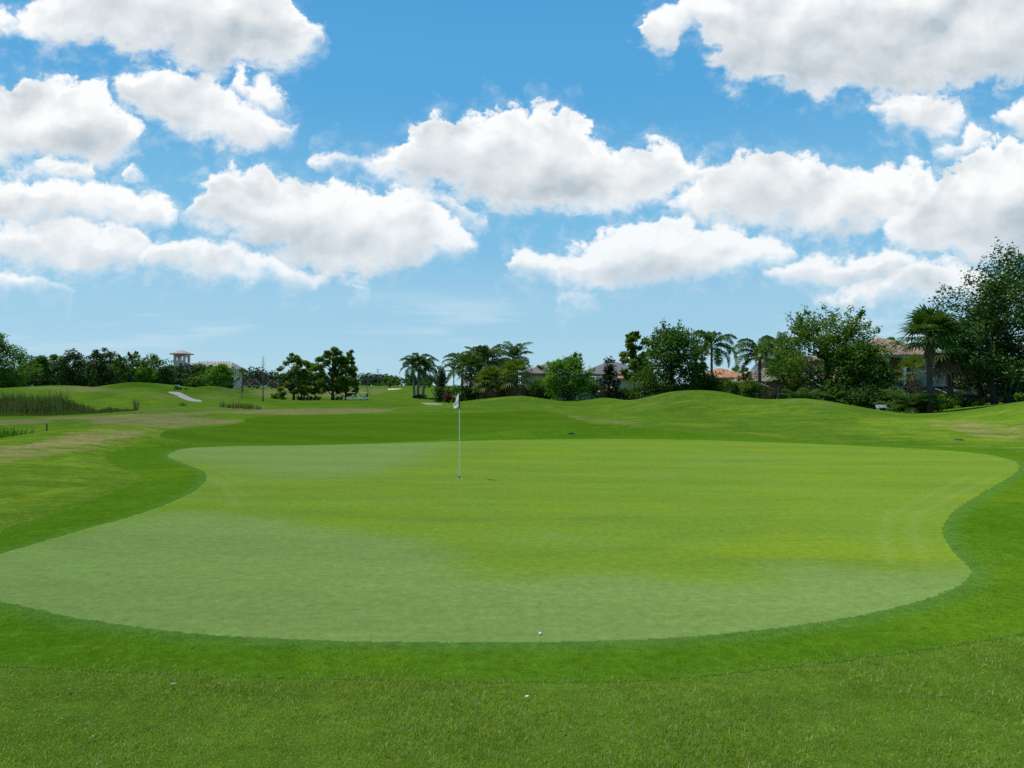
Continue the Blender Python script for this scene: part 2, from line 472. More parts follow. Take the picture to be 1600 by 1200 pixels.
A = np.zeros((N + 3, N + 3)); A[:N, :N] = K; A[:N, N] = 1; A[:N, N + 1:] = Pc; A[N, :N] = 1; A[N + 1:, :N] = Pc.T
sol = np.linalg.solve(A, np.concatenate([C[:, 2], np.zeros(3)]))
def rbf(th, r):
    q = dom(th, r); out = np.empty(len(q))
    for i in range(0, len(q), 20000):
        p = q[i:i + 20000]
        d2 = ((p[:, None, :] - Pc[None]) ** 2).sum(-1)
        out[i:i + 20000] = tps(d2) @ sol[:N] + sol[N] + p @ sol[N + 1:]
    return out

def sstep(x, a, b):
    t = np.clip((x - a) / (b - a), 0, 1); return t * t * (3 - 2 * t)

def sdf(poly, P):
    """signed distance to a polygon, negative inside"""
    poly = np.asarray(poly, float); P = np.asarray(P, float)
    d = np.full(len(P), 1e18); s = np.ones(len(P))
    m = len(poly)
    for i in range(m):
        a, b = poly[i], poly[i - 1]
        e = b - a; w = P - a
        t = np.clip((w @ e) / max(e @ e, 1e-12), 0, 1)
        dd = ((w - t[:, None] * e) ** 2).sum(1); d = np.minimum(d, dd)
        c1 = P[:, 1] >= a[1]; c2 = P[:, 1] < b[1]; c3 = e[0] * w[:, 1] > e[1] * w[:, 0]
        flip = (c1 & c2 & c3) | (~c1 & ~c2 & ~c3)
        s[flip] *= -1
    return s * np.sqrt(d)

def smooth_poly(pts, n=4):
    """closed Catmull-Rom through the points"""
    pts = np.asarray(pts, float); m = len(pts); out = []
    for i in range(m):
        p0, p1, p2, p3 = pts[i - 1], pts[i], pts[(i + 1) % m], pts[(i + 2) % m]
        for k in range(n):
            t = k / n
            out.append(0.5 * ((2 * p1) + (-p0 + p2) * t + (2 * p0 - 5 * p1 + 4 * p2 - p3) * t * t + (-p0 + 3 * p1 - 3 * p2 + p3) * t ** 3))
    return np.array(out)

def flat(pts):
    """pixel outline on the level green -> plan view"""
    return [((px - CX) * CAMH / (py - HY), F * CAMH / (py - HY)) for px, py in pts]

GREEN_PX = [(262, 712), (275, 705), (300, 700), (380, 697), (480, 696), (600, 693), (700, 690), (800, 687.5), (900, 686.5), (1000, 686.5), (1100, 688), (1200, 691), (1300, 695), (1400, 699.5), (1480, 704), (1540, 710), (1580, 719), (1594, 729), (1586, 741), (1560, 757), (1525, 777), (1495, 797), (1478, 815), (1475, 835), (1485, 857), (1503, 875), (1515, 887), (1517, 900), (1500, 915), (1465, 930), (1410, 947), (1330, 965), (1230, 980), (1120, 992), (1000, 1000), (850, 1004), (700, 1004), (560, 1003), (430, 998), (300, 990), (180, 975), (100, 962), (50, 950), (0, 938), (-50, 920), (-72, 900), (-50, 882), (0, 866), (60, 849), (130, 828), (200, 809), (250, 792), (290, 775), (315, 760), (324, 748), (320, 738), (300, 729), (275, 720)]
GREEN = smooth_poly(flat(GREEN_PX), 4)

def height(x, y, gs=None):
    x = np.atleast_1d(np.asarray(x, float)); y = np.atleast_1d(np.asarray(y, float))
    r = np.maximum(np.hypot(x, y), 0.3); th = np.degrees(np.arctan2(x, y))
    z = rbf(np.clip(th, -58, 58), r)
    back = sstep(np.abs(th), 50, 110)
    z = z * (1 - back) + back * 0.25 * sstep(r, 8, 60)
    if gs is None:
        gs = np.full(len(x), 1e3)
        near = r < 45
        if near.any(): gs[near] = sdf(GREEN, np.stack([x[near], y[near]], 1))
    keep = np.maximum(sstep(gs, 0.0, 3.0), 0)
    keep = keep * sstep(r, 4.0, 9.0)
    z = z * keep
    # ground ripples too small to survey
    z = z + keep * 0.035 * (np.sin(x * .41 + 1.3 * np.sin(y * .23)) + np.sin(y * .33 + 1.1 * np.sin(x * .27) + 2)) * sstep(r, 8, 22)
    return z
def hz(x, y): return float(height([x], [y])[0])

def hit(px, py):
    """first ground point seen along the sight line through a pixel"""
    Y = np.geomspace(3, 900, 900); X = (px - CX) / F * Y
    z = height(X, Y)
    row = HY + (CAMH - z) * F / Y
    k = np.argmax(row <= py)
    if k == 0: return (X[-1], Y[-1])
    a = (row[k - 1] - py) / max(row[k - 1] - row[k], 1e-6)
    Yh = Y[k - 1] + a * (Y[k] - Y[k - 1])
    return ((px - CX) / F * Yh, Yh)
def hits(pts): return [hit(*p) for p in pts]

# ---- the polar survey grid all ground sheets share
th_f = np.arange(-47, 47.001, 0.15)
th_b = np.concatenate([np.linspace(47, 180, 46)[1:-1], np.linspace(-180, -47, 46)[:-1]])
TH = np.concatenate([th_f, th_b]); NT_ = len(TH)
RR = np.concatenate([np.geomspace(0.5, 4, 24)[:-1], np.geomspace(4, 160, 430), np.geomspace(160, 6000, 70)[1:]])
NR = len(RR)
TG, RG = np.meshgrid(np.radians(TH), RR)         # [r, th]
GX = (np.sin(TG) * RG).ravel(); GY = (np.cos(TG) * RG).ravel()
GXY = np.stack([GX, GY], 1)
near = np.hypot(GX, GY) < 60
def collar(y): return 0.55 + 1.2 * sstep(y, 13, 20)
gs = np.full(len(GX), 1e3); gs[near] = sdf(GREEN, GXY[near])
GZ = height(GX, GY, gs)
ii, jj = np.meshgrid(np.arange(NR - 1), np.arange(NT_), indexing='ij')
j2 = (jj + 1) % NT_
QUADS = np.stack([ii * NT_ + jj, ii * NT_ + j2, (ii + 1) * NT_ + j2, (ii + 1) * NT_ + jj], -1).reshape(-1, 4)[:, ::-1]

FRINGE_POLY = smooth_poly([hit(*p) for p in [(0, 1040), (300, 1055), (560, 1062), (800, 1066), (1000, 1064), (1200, 1046), (1400, 1022), (1600, 990), (1760, 950), (1880, 880), (1900, 800), (1800, 735), (1690, 714), (1600, 707), (1500, 700.5), (1400, 695), (1300, 690), (1200, 683.5), (1120, 679.5), (1060, 674), (1000, 669), (950, 666.5), (890, 665.5), (830, 670), (760, 678), (680, 688)]] + [(-3.0, 28.0), (-8, 27.2)] + [hit(*p) for p in [(330, 705), (400, 730), (345, 742), (300, 722), (262, 694), (240, 688.5), (212, 694), (188, 705), (183, 717), (197, 726), (219, 731), (225, 739), (213, 751), (185, 765), (100, 796), (0, 828), (-90, 852), (-260, 900), (-330, 960), (-200, 1015)]], 3)
FAIR_POLY = smooth_poly([hit(*p) for p in [(256, 684), (250, 679), (262, 673), (300, 669), (345, 665.5), (372, 662), (384, 658), (383, 654), (420, 650.5), (480, 649), (560, 647.5), (640, 645.5), (720, 644.5), (800, 643.2), (850, 642.8), (872, 647), (888, 652), (915, 659), (955, 664.5)]] + [(5.5, 34), (0, 31), (-6, 29.5), (-11, 27.5)] + [hit(300, 690)], 3)
g_fr = np.full(len(GX), 1e3); g_fr[near] = np.minimum(sdf(FRINGE_POLY, GXY[near]), gs[near] - collar(GY[near]))
mid = np.hypot(GX, GY) < 130
g_fa = np.full(len(GX), 1e3); g_fa[mid] = sdf(FAIR_POLY, GXY[mid])

rag = np.random.default_rng(3).normal(size=len(GX)) * .011 * np.clip(np.hypot(GX, GY) / 6, .6, 2.5)
g_fr = g_fr + rag; g_fa = g_fa + rag
gs_e = gs + rag * .7
def blob(pts, pxs=True):
    return smooth_poly([hit(*p) for p in pts] if pxs else pts, 3)
# dry straw-coloured ground: bank, left shoulder, mound tops, crest patch on the right
DRY = [([(-300, 668), (0, 656), (60, 652), (120, 650), (200, 647), (300, 644), (400, 640), (560, 638), (620, 641), (560, 646), (400, 647), (300, 650), (380, 657), (345, 664), (300, 666), (200, 664), (130, 657), (60, 662), (0, 664)], 1.0),
       ([(60, 690), (110, 676), (170, 669), (240, 671), (250, 681), (190, 687), (150, 700), (110, 708), (60, 716), (20, 722), (-60, 735), (-60, 705)], 0.8),
       ([(30, 606), (100, 603.5), (180, 607), (200, 613), (140, 613), (60, 610)], 0.75),
       ([(885, 648), (910, 651), (980, 656), (1010, 662), (980, 664), (930, 660), (900, 656)], 0.7),
       ([(1010, 618), (1080, 616), (1140, 621), (1060, 634), (1000, 646), (960, 650), (960, 640)], 0.35),
       ([(1225, 625), (1290, 629), (1330, 636), (1300, 640), (1240, 632)], 0.55),
       ([(1440, 662), (1500, 655), (1560, 664), (1620, 663), (1640, 682), (1560, 685), (1500, 676)], 0.68),
       ([(180, 640), (240, 635), (330, 636), (420, 634), (420, 640), (300, 644), (200, 646)], 0.4),
       ([(200, 614), (270, 612), (300, 624), (240, 625)], 0.4),
       ([(330, 612), (430, 606), (600, 607), (590, 616), (430, 620), (360, 622)], 0.8)]
dry = np.zeros(len(GX))
for pts, a in DRY:
    pl = blob(pts); c = pl.mean(0); rad = np.hypot(*(pl - c).T).max() + 25
    sel = np.hypot(GX - c[0], GY - c[1]) < rad
    soft = 0.02 * np.hypot(*c) + 0.25
    dry[sel] = np.maximum(dry[sel], a * (1 - sstep(sdf(pl, GXY[sel]), -soft, soft)))

PALE = [([(-300, 860), (0, 826), (100, 792), (185, 762), (213, 748), (190, 722), (200, 695), (250, 682), (270, 668), (160, 666), (60, 676), (-80, 700), (-300, 740)], .75),
        ([(1330, 668), (1450, 652), (1600, 634), (1750, 625), (1800, 700), (1600, 702), (1450, 690)], .7),
        ([(20, 605), (140, 603), (260, 614), (320, 628), (200, 632), (100, 612)], .35)]
pale = np.zeros(len(GX))
for pts, a in PALE:
    pl = blob(pts); c = pl.mean(0); rad = np.hypot(*(pl - c).T).max() + 25
    sel = np.hypot(GX - c[0], GY - c[1]) < rad
    soft = 0.03 * np.hypot(*c) + 0.5
    pale[sel] = np.maximum(pale[sel], a * (1 - sstep(sdf(pl, GXY[sel]), -soft, soft)))
LUSH_SHADE = [[(176, 602), (190, 598), (208, 595.5), (250, 600), (276, 609), (262, 612), (240, 606.5), (215, 605.5), (196, 607.5), (182, 609)],  # greener mound and tee turf; shade of the slopes painted into its colour
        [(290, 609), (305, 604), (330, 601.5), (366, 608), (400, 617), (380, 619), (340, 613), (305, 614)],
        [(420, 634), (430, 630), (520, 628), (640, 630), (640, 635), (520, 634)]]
for k, pts in enumerate(LUSH_SHADE):
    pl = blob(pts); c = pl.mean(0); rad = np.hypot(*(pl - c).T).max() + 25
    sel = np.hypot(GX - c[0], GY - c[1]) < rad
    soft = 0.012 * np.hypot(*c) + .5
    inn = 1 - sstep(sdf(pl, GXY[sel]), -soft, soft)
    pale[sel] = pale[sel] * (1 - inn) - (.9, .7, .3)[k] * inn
# paler, wetter-looking turf on the green
GREYS = [[(-200, 870), (0, 858), (130, 833), (230, 806), (300, 800), (400, 806), (480, 822), (560, 836), (640, 842), (700, 862), (720, 890), (770, 905), (850, 906), (920, 898), (1000, 902), (1100, 910), (1185, 911), (1200, 885), (1260, 879), (1330, 888), (1420, 896), (1500, 893), (1600, 890), (1600, 1020), (800, 1030), (-200, 1000)],
         [(230, 714), (300, 692), (600, 684), (720, 684), (700, 700), (660, 720), (600, 738), (520, 748), (440, 750), (380, 744), (330, 726)],
         [(780, 842), (880, 836), (1000, 838), (960, 848), (900, 852), (820, 848)],
         [(900, 742), (1000, 735), (1120, 738), (1060, 748), (960, 750)],
         [(1000, 715), (1180, 708), (1300, 715), (1200, 728), (1080, 728)]]
gsel = gs < 1.5
grey = np.full(len(GX), 0.0)
for k, pts in enumerate(GREYS):
    pl = smooth_poly(flat(pts), 2)
    soft = (0.9, 2.2, 0.9, 2.0, 2.4)[k]
    v = (1.0, .85, .55, .4, .4)[k] * (1 - sstep(sdf(pl, GXY[gsel]), -soft, soft))
    grey[gsel] = np.maximum(grey[gsel], v)
# roller / mower tracks that curl round the right and left ends of the green
TRACKS = [[(1560, 742), (1490, 775), (1430, 805), (1420, 830), (1440, 865), (1452, 885)], [(1520, 742), (1450, 775), (1388, 805), (1378, 835), (1392, 880)],
          [(318, 745), (350, 760), (372, 790)], [(330, 742), (385, 775)], [(345, 738), (380, 752)]]
trk = np.zeros(len(GX))
for pts in TRACKS:
    q = np.array(flat(pts)); d = np.full(gsel.sum(), 1e9)
    for a, b in zip(q[:-1], q[1:]):
        e = b - a; w = GXY[gsel] - a; t = np.clip((w @ e) / (e @ e), 0, 1)
        d = np.minimum(d, np.hypot(*(w - t[:, None] * e).T))
    trk[gsel] = np.maximum(trk[gsel], np.exp(-(d / 0.09) ** 2))

def set_attr(me, name, vals):
    a = me.attributes.new(name, 'FLOAT', 'POINT'); a.data.foreach_set('value', np.asarray(vals, dtype=np.float32))

def sheet(name, field, lift, mat, attrs):
    """part of the ground grid where field < 0, edge cut exactly, laid `lift` above the soil"""
    inside = field < 0
    qi = inside[QUADS]; cnt = qi.sum(1)
    full = QUADS[cnt == 4]; part = QUADS[(cnt > 0) & (cnt < 4)]
    V = []; idx = {}; cutset = set(); AT = {k: [] for k in attrs}
    used = np.unique(full) if len(full) else np.array([], int)
    remap = -np.ones(len(GX), int); remap[used] = np.arange(len(used))
    V = list(map(tuple, np.stack([GX[used], GY[used], GZ[used] + lift], 1)))
    for k in attrs: AT[k] = list(attrs[k][used])
    quads = remap[full]; tris = []
    def vert(i):
        if remap[i] < 0:
            remap[i] = len(V); V.append((GX[i], GY[i], GZ[i] + lift))
            for k in attrs: AT[k].append(attrs[k][i])
        return remap[i]
    def cut(i, j):
        key = (min(i, j), max(i, j))
        if key not in idx:
            t = field[i] / (field[i] - field[j])
            idx[key] = len(V); cutset.add(len(V))
            V.append(tuple(np.array([GX[i], GY[i], GZ[i] + lift]) * (1 - t) + np.array([GX[j], GY[j], GZ[j] + lift]) * t))
            for k in attrs: AT[k].append(attrs[k][i] * (1 - t) + attrs[k][j] * t)
        return idx[key]
    for q in part:
        pl = []
        for a in range(4):
            i, j = q[a], q[(a + 1) % 4]
            if inside[i]: pl.append(vert(i))
            if inside[i] != inside[j]: pl.append(cut(i, j))
        for a in range(1, len(pl) - 1): tris.append((pl[0], pl[a], pl[a + 1]))
        for a in range(len(pl)):                  # close the cut edge down to the soil
            u_, w_ = pl[a], pl[(a + 1) % len(pl)]
            if u_ in cutset and w_ in cutset:
                dn = []
                for k_ in (w_, u_):
                    dn.append(len(V)); V.append((V[k_][0], V[k_][1], V[k_][2] - lift))
                    for k in attrs: AT[k].append(AT[k][k_])
                tris.append((u_, dn[1], w_)); tris.append((w_, dn[1], dn[0]))
    me = np_mesh(name, V, quads, np.array(tris) if tris else None)
    for k in attrs: set_attr(me, k, AT[k])
    o = link_mesh(name, me, mat, smooth=True)
    return tag(o, kind='structure')

# ---------------------------------------------------------------- turf materials
def turf(name, dark, light, straw=(.27, .205, .105), patch=0.25, grain=1.0, bump=0.5, stripes=None, greycol=None, sheen=0.015, yellow=None, edge=None, rough=False, mottle=0, marks=False):
    m, n = material(name)
    g = n.new('ShaderNodeNewGeometry'); P = g.outputs['Position']
    big = n.noise(P, patch, 4, 0.6, 0.4)
    midn = n.noise(P, 1.3, 5, 0.65)
    fine = n.noise(P, 9.0, 6, 0.7)
    tiny = n.noise(P, 75.0, 5, 0.78)
    f = n.math('ADD', n.math('MULTIPLY', n.lin(big, .3, .7), .5), n.math('MULTIPLY', n.lin(midn, .3, .7), .5))
    c = n.mix(f, dark, light)
    if yellow: c = n.mix(n.math('MULTIPLY', n.ss(n.noise(P, 0.33, 4, 0.6, 0.8), .5, .68), .7), c, yellow)
    if greycol:
        st_ = n.noise(n.vmath('MULTIPLY', P, (.22, 1.3, 1.0)), 1.0, 6, .68, .4)
        c = n.mix(n.math('MULTIPLY', n.ss(st_, .46, .66), .55), c, (.112, .190, .026))
        c = n.mix(n.math('MULTIPLY', n.ss(n.noise(n.vmath('MULTIPLY', P, (.5, 1.1, 1.0)), .55, 5, .6, .6), .52, .74), .34), c, (.190, .235, .012))
        ga = n.math('ADD', n.attr('grey'), n.math('MULTIPLY', n.math('SUBTRACT', n.noise(n.vmath('MULTIPLY', P, (.7, 1.5, 1.0)), .8, 8, .72, .5), .5), 1.05))
        mot = n.lin(n.noise(n.vmath('MULTIPLY', P, (1.0, 2.2, 1.0)), 1.4, 6, .72), .3, .7, .90, 1.08)
        c = n.mix(n.math('MULTIPLY', n.ss(ga, .1, .9), .92), c, n.vmath('SCALE', greycol, None, mot))
        c = n.mix(n.math('MULTIPLY', n.ss(n.noise(n.vmath('MULTIPLY', P, (.6, 1.3, 1.0)), 1.1, 6, .7, .8), .54, .74), .34), c, (.185, .205, .075))
        c = n.mix(n.math('MULTIPLY', n.attr('track'), .24), c, (.24, .28, .07))
    else:
        dr = n.attr('dry')
        d1 = n.ss(n.math('ADD', n.math('MULTIPLY', n.noise(n.vmath('MULTIPLY', P, (.55, .9, .5)), 1.0, 7, .68, 1.2), 1.0), n.math('MULTIPLY', n.math('SUBTRACT', dr, .5), .26)), .44, .66)
        sc = n.mix(n.noise(P, 2.2, 5, .6), straw, (straw[0] * .62, straw[1] * .72, straw[2] * .55))
        c = n.mix(n.math('MULTIPLY', n.math('MULTIPLY', d1, n.ss(dr, 0.02, .5)), .86), c, n.mix(.14, sc, c))
        # scalped, bleached streaks left by the mower
        stk = n.ss(n.noise(n.vmath('MULTIPLY', P, (.9, .22, .5)), 1.5, 4, .7, 1.5), .66, .76)
        c = n.mix(n.math('MULTIPLY', stk, n.lin(dr, 0, 1, .12, .6)), c, (.36, .34, .2))
    if edge:
        e_ = n.math('ADD', n.attr('edge'), n.math('MULTIPLY', n.math('SUBTRACT', midn, .5), .12))
        c = n.mix(n.math('SUBTRACT', 1.0, n.ss(e_, .02, .34)), c, edge)
        c = n.mix(n.math('MULTIPLY', n.math('SUBTRACT', 1.0, n.ss(n.attr('rim'), .0, .10)), .5), c, edge)
    if stripes:
        sp_ = n.new('ShaderNodeSeparateXYZ'); n.l.new(P, sp_.inputs[0])
        s = n.math('SINE', n.math('ADD', n.math('ADD', n.math('MULTIPLY', sp_.outputs[0], stripes[0]), n.math('MULTIPLY', sp_.outputs[1], stripes[1])), n.math('MULTIPLY', midn, 2.0)))
        c = n.vmath('SCALE', c, None, n.lin(n.ss(s, -.4, .4), 0, 1, 1 - stripes[2], 1 + stripes[2]))
    if mottle:
        c = n.vmath('SCALE', c, None, n.lin(n.noise(P, 2.4, 6, .72), .3, .7, 1 - mottle, 1 + mottle))
    if marks:                                     # repaired pitch marks and small worn spots
        vo_ = n.new('ShaderNodeTexVoronoi'); n.put(vo_.inputs['Vector'], P); vo_.inputs['Scale'].default_value = 1.15
        sc_ = n.new('ShaderNodeSeparateColor'); n.l.new(vo_.outputs['Color'], sc_.inputs[0])
        spot = n.math('MULTIPLY', n.math('SUBTRACT', 1.0, n.ss(vo_.outputs['Distance'], .015, .05)), n.math('GREATER_THAN', sc_.outputs[0], .55))
        c = n.mix(n.math('MULTIPLY', spot, .45), c, n.mix(sc_.outputs[1], (.23, .235, .10), (.07, .12, .02)))
    if rough:                                     # tussocks and the lie of the mower over the slopes
        c = n.vmath('SCALE', c, None, n.lin(n.noise(n.vmath('MULTIPLY', P, (.35, 1.5, .8)), 1.0, 6, .7, .6), .3, .7, .74, 1.24))
        c = n.vmath('SCALE', c, None, n.lin(n.noise(P, 3.2, 5, .7), .3, .7, .80, 1.18))
        c = n.mix(n.math('MAXIMUM', n.attr('pale'), 0.0), c, n.vmath('MULTIPLY', c, (1.55, 1.38, 1.25)))
        c = n.mix(n.math('MAXIMUM', n.math('MULTIPLY', n.attr('pale'), -1.0), 0.0), c, n.vmath('MULTIPLY', c, (.56, .66, .5)))  # negative values darken the turf, painted mound shade included
    gr_ = n.math('MULTIPLY', n.lin(fine, .25, .75, 1 - .22 * grain, 1 + .22 * grain), n.lin(tiny, .25, .75, 1 - .30 * grain, 1 + .30 * grain))
    c = n.vmath('SCALE', c, None, gr_)
    b = n.new('ShaderNodeBsdfDiffuse'); b.inputs['Roughness'].default_value = .6
    n.put(b.inputs['Color'], c)
    bn = n.new('ShaderNodeBump'); bn.inputs['Strength'].default_value = bump; bn.inputs['Distance'].default_value = .03
    n.put(bn.inputs['Height'], n.math('ADD', n.math('MULTIPLY', fine, .8), n.math('MULTIPLY', tiny, .2)))
    n.l.new(bn.outputs[0], b.inputs['Normal'])
    o = n.new('ShaderNodeOutputMaterial'); n.l.new(b.outputs[0], o.inputs[0])
    return m

M_ROUGH = turf('rough_turf', (.060, .122, .009), (.104, .182, .018), patch=.13, bump=.7, grain=1.3, yellow=(.138, .196, .016), rough=True)
M_FAIR = turf('fairway_turf', (.054, .116, .005), (.076, .150, .009), patch=.10, bump=.3, grain=.7, stripes=(.25, 1.05, .05), mottle=.07)
M_FRINGE = turf('fringe_turf', (.054, .130, .005), (.090, .176, .010), patch=.3, bump=.5, grain=1.45, yellow=(.112, .192, .009), edge=(.080, .168, .022), mottle=.13)
M_GREEN = turf('putting_turf', (.136, .220, .020), (.168, .246, .028), patch=.22, bump=.16, grain=1.0, greycol=(.168, .246, .062), stripes=(.35, 2.4, .025), yellow=(.180, .246, .014), marks=True)

# the sheet of soil and rough everything lies on
capv = len(GX)
V = np.concatenate([np.stack([GX, GY, GZ], 1), [[0, 0, 0]]])
capt = np.stack([np.arange(NT_), (np.arange(NT_) + 1) % NT_, np.full(NT_, capv)], 1)[:, ::-1]
me = np_mesh('ground', V, QUADS, capt)
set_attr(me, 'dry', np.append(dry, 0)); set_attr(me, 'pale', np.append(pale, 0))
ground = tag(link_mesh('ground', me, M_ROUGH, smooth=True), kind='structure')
sheet('fairway', g_fa, 0.0015, M_FAIR, {'dry': dry * 0})
sheet('fringe', g_fr, 0.0022, M_FRINGE, {'dry': dry * 0, 'edge': np.clip(gs, -1, 9), 'rim': np.clip(-g_fr, -1, 9)})
sheet('putting_green', gs_e, 0.0038, M_GREEN, {'grey': grey, 'track': trk})

M_PATH = plain('path_concrete', (.21, .205, .19), .85, var=.18, nscale=2.0, bump=.3)
M_SAND = plain('bunker_sand', (.58, .52, .40), .95, var=.1, nscale=1.0)
def strip(name, pts, mat, lift=.02):
    pl = blob(pts); f = np.full(len(GX), 1e3); c = pl.mean(0); rad = np.hypot(*(pl - c).T).max() + 15
    sel = np.hypot(GX - c[0], GY - c[1]) < rad
    f[sel] = sdf(pl, GXY[sel])
    if (f < 0).sum() > 2: return sheet(name, f, lift, mat, {})
strip('cart_path', [(262, 612.8), (272, 612.4), (281, 613.2), (290, 617.3), (301, 622.5), (317, 627.5), (303, 627.3), (288, 624), (277, 618.3)], M_PATH)
strip('cart_path', [(658, 629.6), (688, 631), (690, 632.6), (664, 631.4)], M_PATH)
strip('bunker', [(606, 607.6), (626, 607.2), (626, 608.6), (607, 609)], M_SAND)
strip('bunker', [(500, 611.8), (535, 611.2), (536, 612.6), (502, 613)], M_SAND)

# ---------------------------------------------------------------- standing blades of grass in the near rough and fringe
r_soft = np.random.default_rng(5)
def blades(name, n0, sel_fn, h0, h1, w, mat, seed, base=0.0):
    r_ = np.random.default_rng(seed)
    th = r_.uniform(-40, 40, n0); lr = r_.uniform(np.log(3.7), np.log(15), n0)
    r = np.exp(lr); x = np.sin(np.radians(th)) * r; y = np.cos(np.radians(th)) * r
    k = r_.random(n0) < np.minimum(1, (5.0 / r) ** .4)
    x, y, r = x[k], y[k], r[k]
    P = np.stack([x, y], 1)
    dg = sdf(GREEN, P); df = np.minimum(sdf(FRINGE_POLY, P), dg - collar(y))
    k = sel_fn(dg, df)
    x, y, r = x[k], y[k], r[k]; m = len(x)
    z = height(x, y, dg[k]) + base
    h = r_.uniform(h0, h1, m) * (0.6 + 0.8 * np.abs(np.sin(x * 1.7 + np.sin(y * 2.3)) * np.cos(y * 1.3 + x * .6)))
    az = r_.uniform(0, 2 * PI, m); lean = r_.uniform(.1, 1.0, m) * h
    la = r_.uniform(0, 2 * PI, m)
    ww = w * r_.uniform(.6, 1.3, m) * np.clip(r / 6, 1, 2.2)
    a = np.stack([x - np.cos(az) * ww / 2, y - np.sin(az) * ww / 2, z], 1)
    b = np.stack([x + np.cos(az) * ww / 2, y + np.sin(az) * ww / 2, z], 1)
    t = np.stack([x + np.cos(la) * lean, y + np.sin(la) * lean, z + h], 1)
    V = np.stack([a, b, t], 1).reshape(-1, 3)
    me = np_mesh(name, V, None, np.arange(3 * m).reshape(-1, 3))
    return tag(link_mesh(name, me, mat), kind='stuff')
M_BL_R = leaf_mat('rough_blades', (.062, .145, .004), (.330, .430, .050), .42, .6, .06, tint=(.50, .50, .22), nsc=16, thr=.84)
M_BL_F = leaf_mat('fringe_blades', (.036, .135, .004), (.085, .195, .014), .3, .6, .06, nsc=2.2)
blades('grass', 420000, lambda dg, df: df > -.26 * r_soft.random(len(df)) ** 3, .012, .036, .0046, M_BL_R, 11)
blades('grass', 300000, lambda dg, df: (df < 0) & (dg > .03), .006, .013, .003, M_BL_F, 12, .0022)
# ================================================================ PLANTS
M_BARK = plain('bark_grey_brown', (.085, .068, .052), .95, var=.35, nscale=5, spec=.1, bump=.8)
M_BARK_PALE = plain('palm_bark', (.21, .185, .15), .95, var=.25, nscale=4, spec=.1, bump=.6)
M_BARK_BOOT = plain('palm_boots', (.15, .12, .085), .95, var=.5, nscale=6, spec=.1, bump=1.0)
M_TWIG = plain('bare_twigs', (.16, .135, .115), .95, var=.2, spec=.1)
LEAF = {
    'oak': leaf_mat('oak_leaves', (0.0295, 0.0744, 0.0083), (0.0844, 0.1706, 0.0187), .26, .45, .08),
    'oak_cool': leaf_mat('cool_oak_leaves', (0.0250, 0.0667, 0.0118), (0.0678, 0.1481, 0.0258), .16, .4, .08, tint=(0.1071, 0.1851, 0.0496)),
    'mid': leaf_mat('mid_green_leaves', (0.0418, 0.1082, 0.0077), (0.1008, 0.2128, 0.0155), .34, .5, .08),
    'bright': leaf_mat('fresh_leaves', (0.0486, 0.1330, 0.0060), (0.1148, 0.2590, 0.0135), .32, .5, .08),
    'lime': leaf_mat('lime_leaves', (0.0675, 0.1470, 0.0060), (0.1620, 0.2800, 0.0150), .35, .5, .08),
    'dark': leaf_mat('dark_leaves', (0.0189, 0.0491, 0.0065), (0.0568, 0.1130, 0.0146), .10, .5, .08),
    'olive': leaf_mat('olive_leaves', (.044, .098, .007), (.105, .190, .016), .36, .5, .08),
    'pine': leaf_mat('pine_needles', (.055, .112, .012), (.135, .215, .026), .38, .5, .08),
    'magnolia': leaf_mat('magnolia_leaves', (0.0162, 0.0302, 0.0072), (0.0486, 0.0571, 0.0162), .08, .3, .08, tint=(0.1378, 0.0924, 0.0360)),
    'palm': leaf_mat('palm_fronds', (0.0243, 0.0630, 0.0090), (0.0675, 0.1372, 0.0210), .34, .38, .08),
    'palm_y': leaf_mat('yellow_palm_fronds', (0.0540, 0.0980, 0.0075), (0.1350, 0.1960, 0.0165), .28, .4, .08),
    'palm_dead': leaf_mat('dead_fronds', (.12, .075, .035), (.22, .15, .075), .2, .7, .2),
    'reed': leaf_mat('reed_blades', (.046, .084, .014), (.105, .145, .034), .3, .7, .08, tint=(.22, .18, .09)),
    'dryweed': leaf_mat('dry_weeds', (.12, .10, .05), (.20, .16, .08), .2, .8, .15),
    'bed': leaf_mat('red_bed_leaves', (.05, .02, .012), (.10, .035, .02), .2, .5, .3),
    'far': leaf_mat('far_wood_leaves', (.032, .060, .030), (.062, .100, .046), .1, .7, .05),
    'greytwig': leaf_mat('leafless_haze', (.10, .085, .07), (.15, .13, .11), .2, .8, .1),
}

def unit(r_, k):
    v = r_.normal(size=(k, 3)); return v / np.linalg.norm(v, axis=1, keepdims=True)

def leaf_quads(r_, C, size, asp=1.6, up=0.35):
    """rhombic leaves centred on C, randomly turned, a little more often facing the sky"""
    k = len(C)
    a = unit(r_, k); nrm = unit(r_, k); nrm[:, 2] = np.abs(nrm[:, 2]) + up
    a = a - (a * nrm).sum(1, keepdims=True) * nrm / (nrm ** 2).sum(1, keepdims=True)
    a /= np.linalg.norm(a, axis=1, keepdims=True) + 1e-9
    b = np.cross(nrm, a); b /= np.linalg.norm(b, axis=1, keepdims=True) + 1e-9
    s = (size * r_.uniform(.6, 1.35, k))[:, None]
    return np.stack([C - a * s * asp / 2, C + b * s / 2 - a * s * .08, C + a * s * asp / 2, C - b * s / 2 - a * s * .08], 1).reshape(-1, 3)

def mesh_quads(name, V, mat, parent):
    me = np_mesh(name, V, np.arange(len(V)).reshape(-1, 4))
    return link_mesh(name, me, mat, parent)

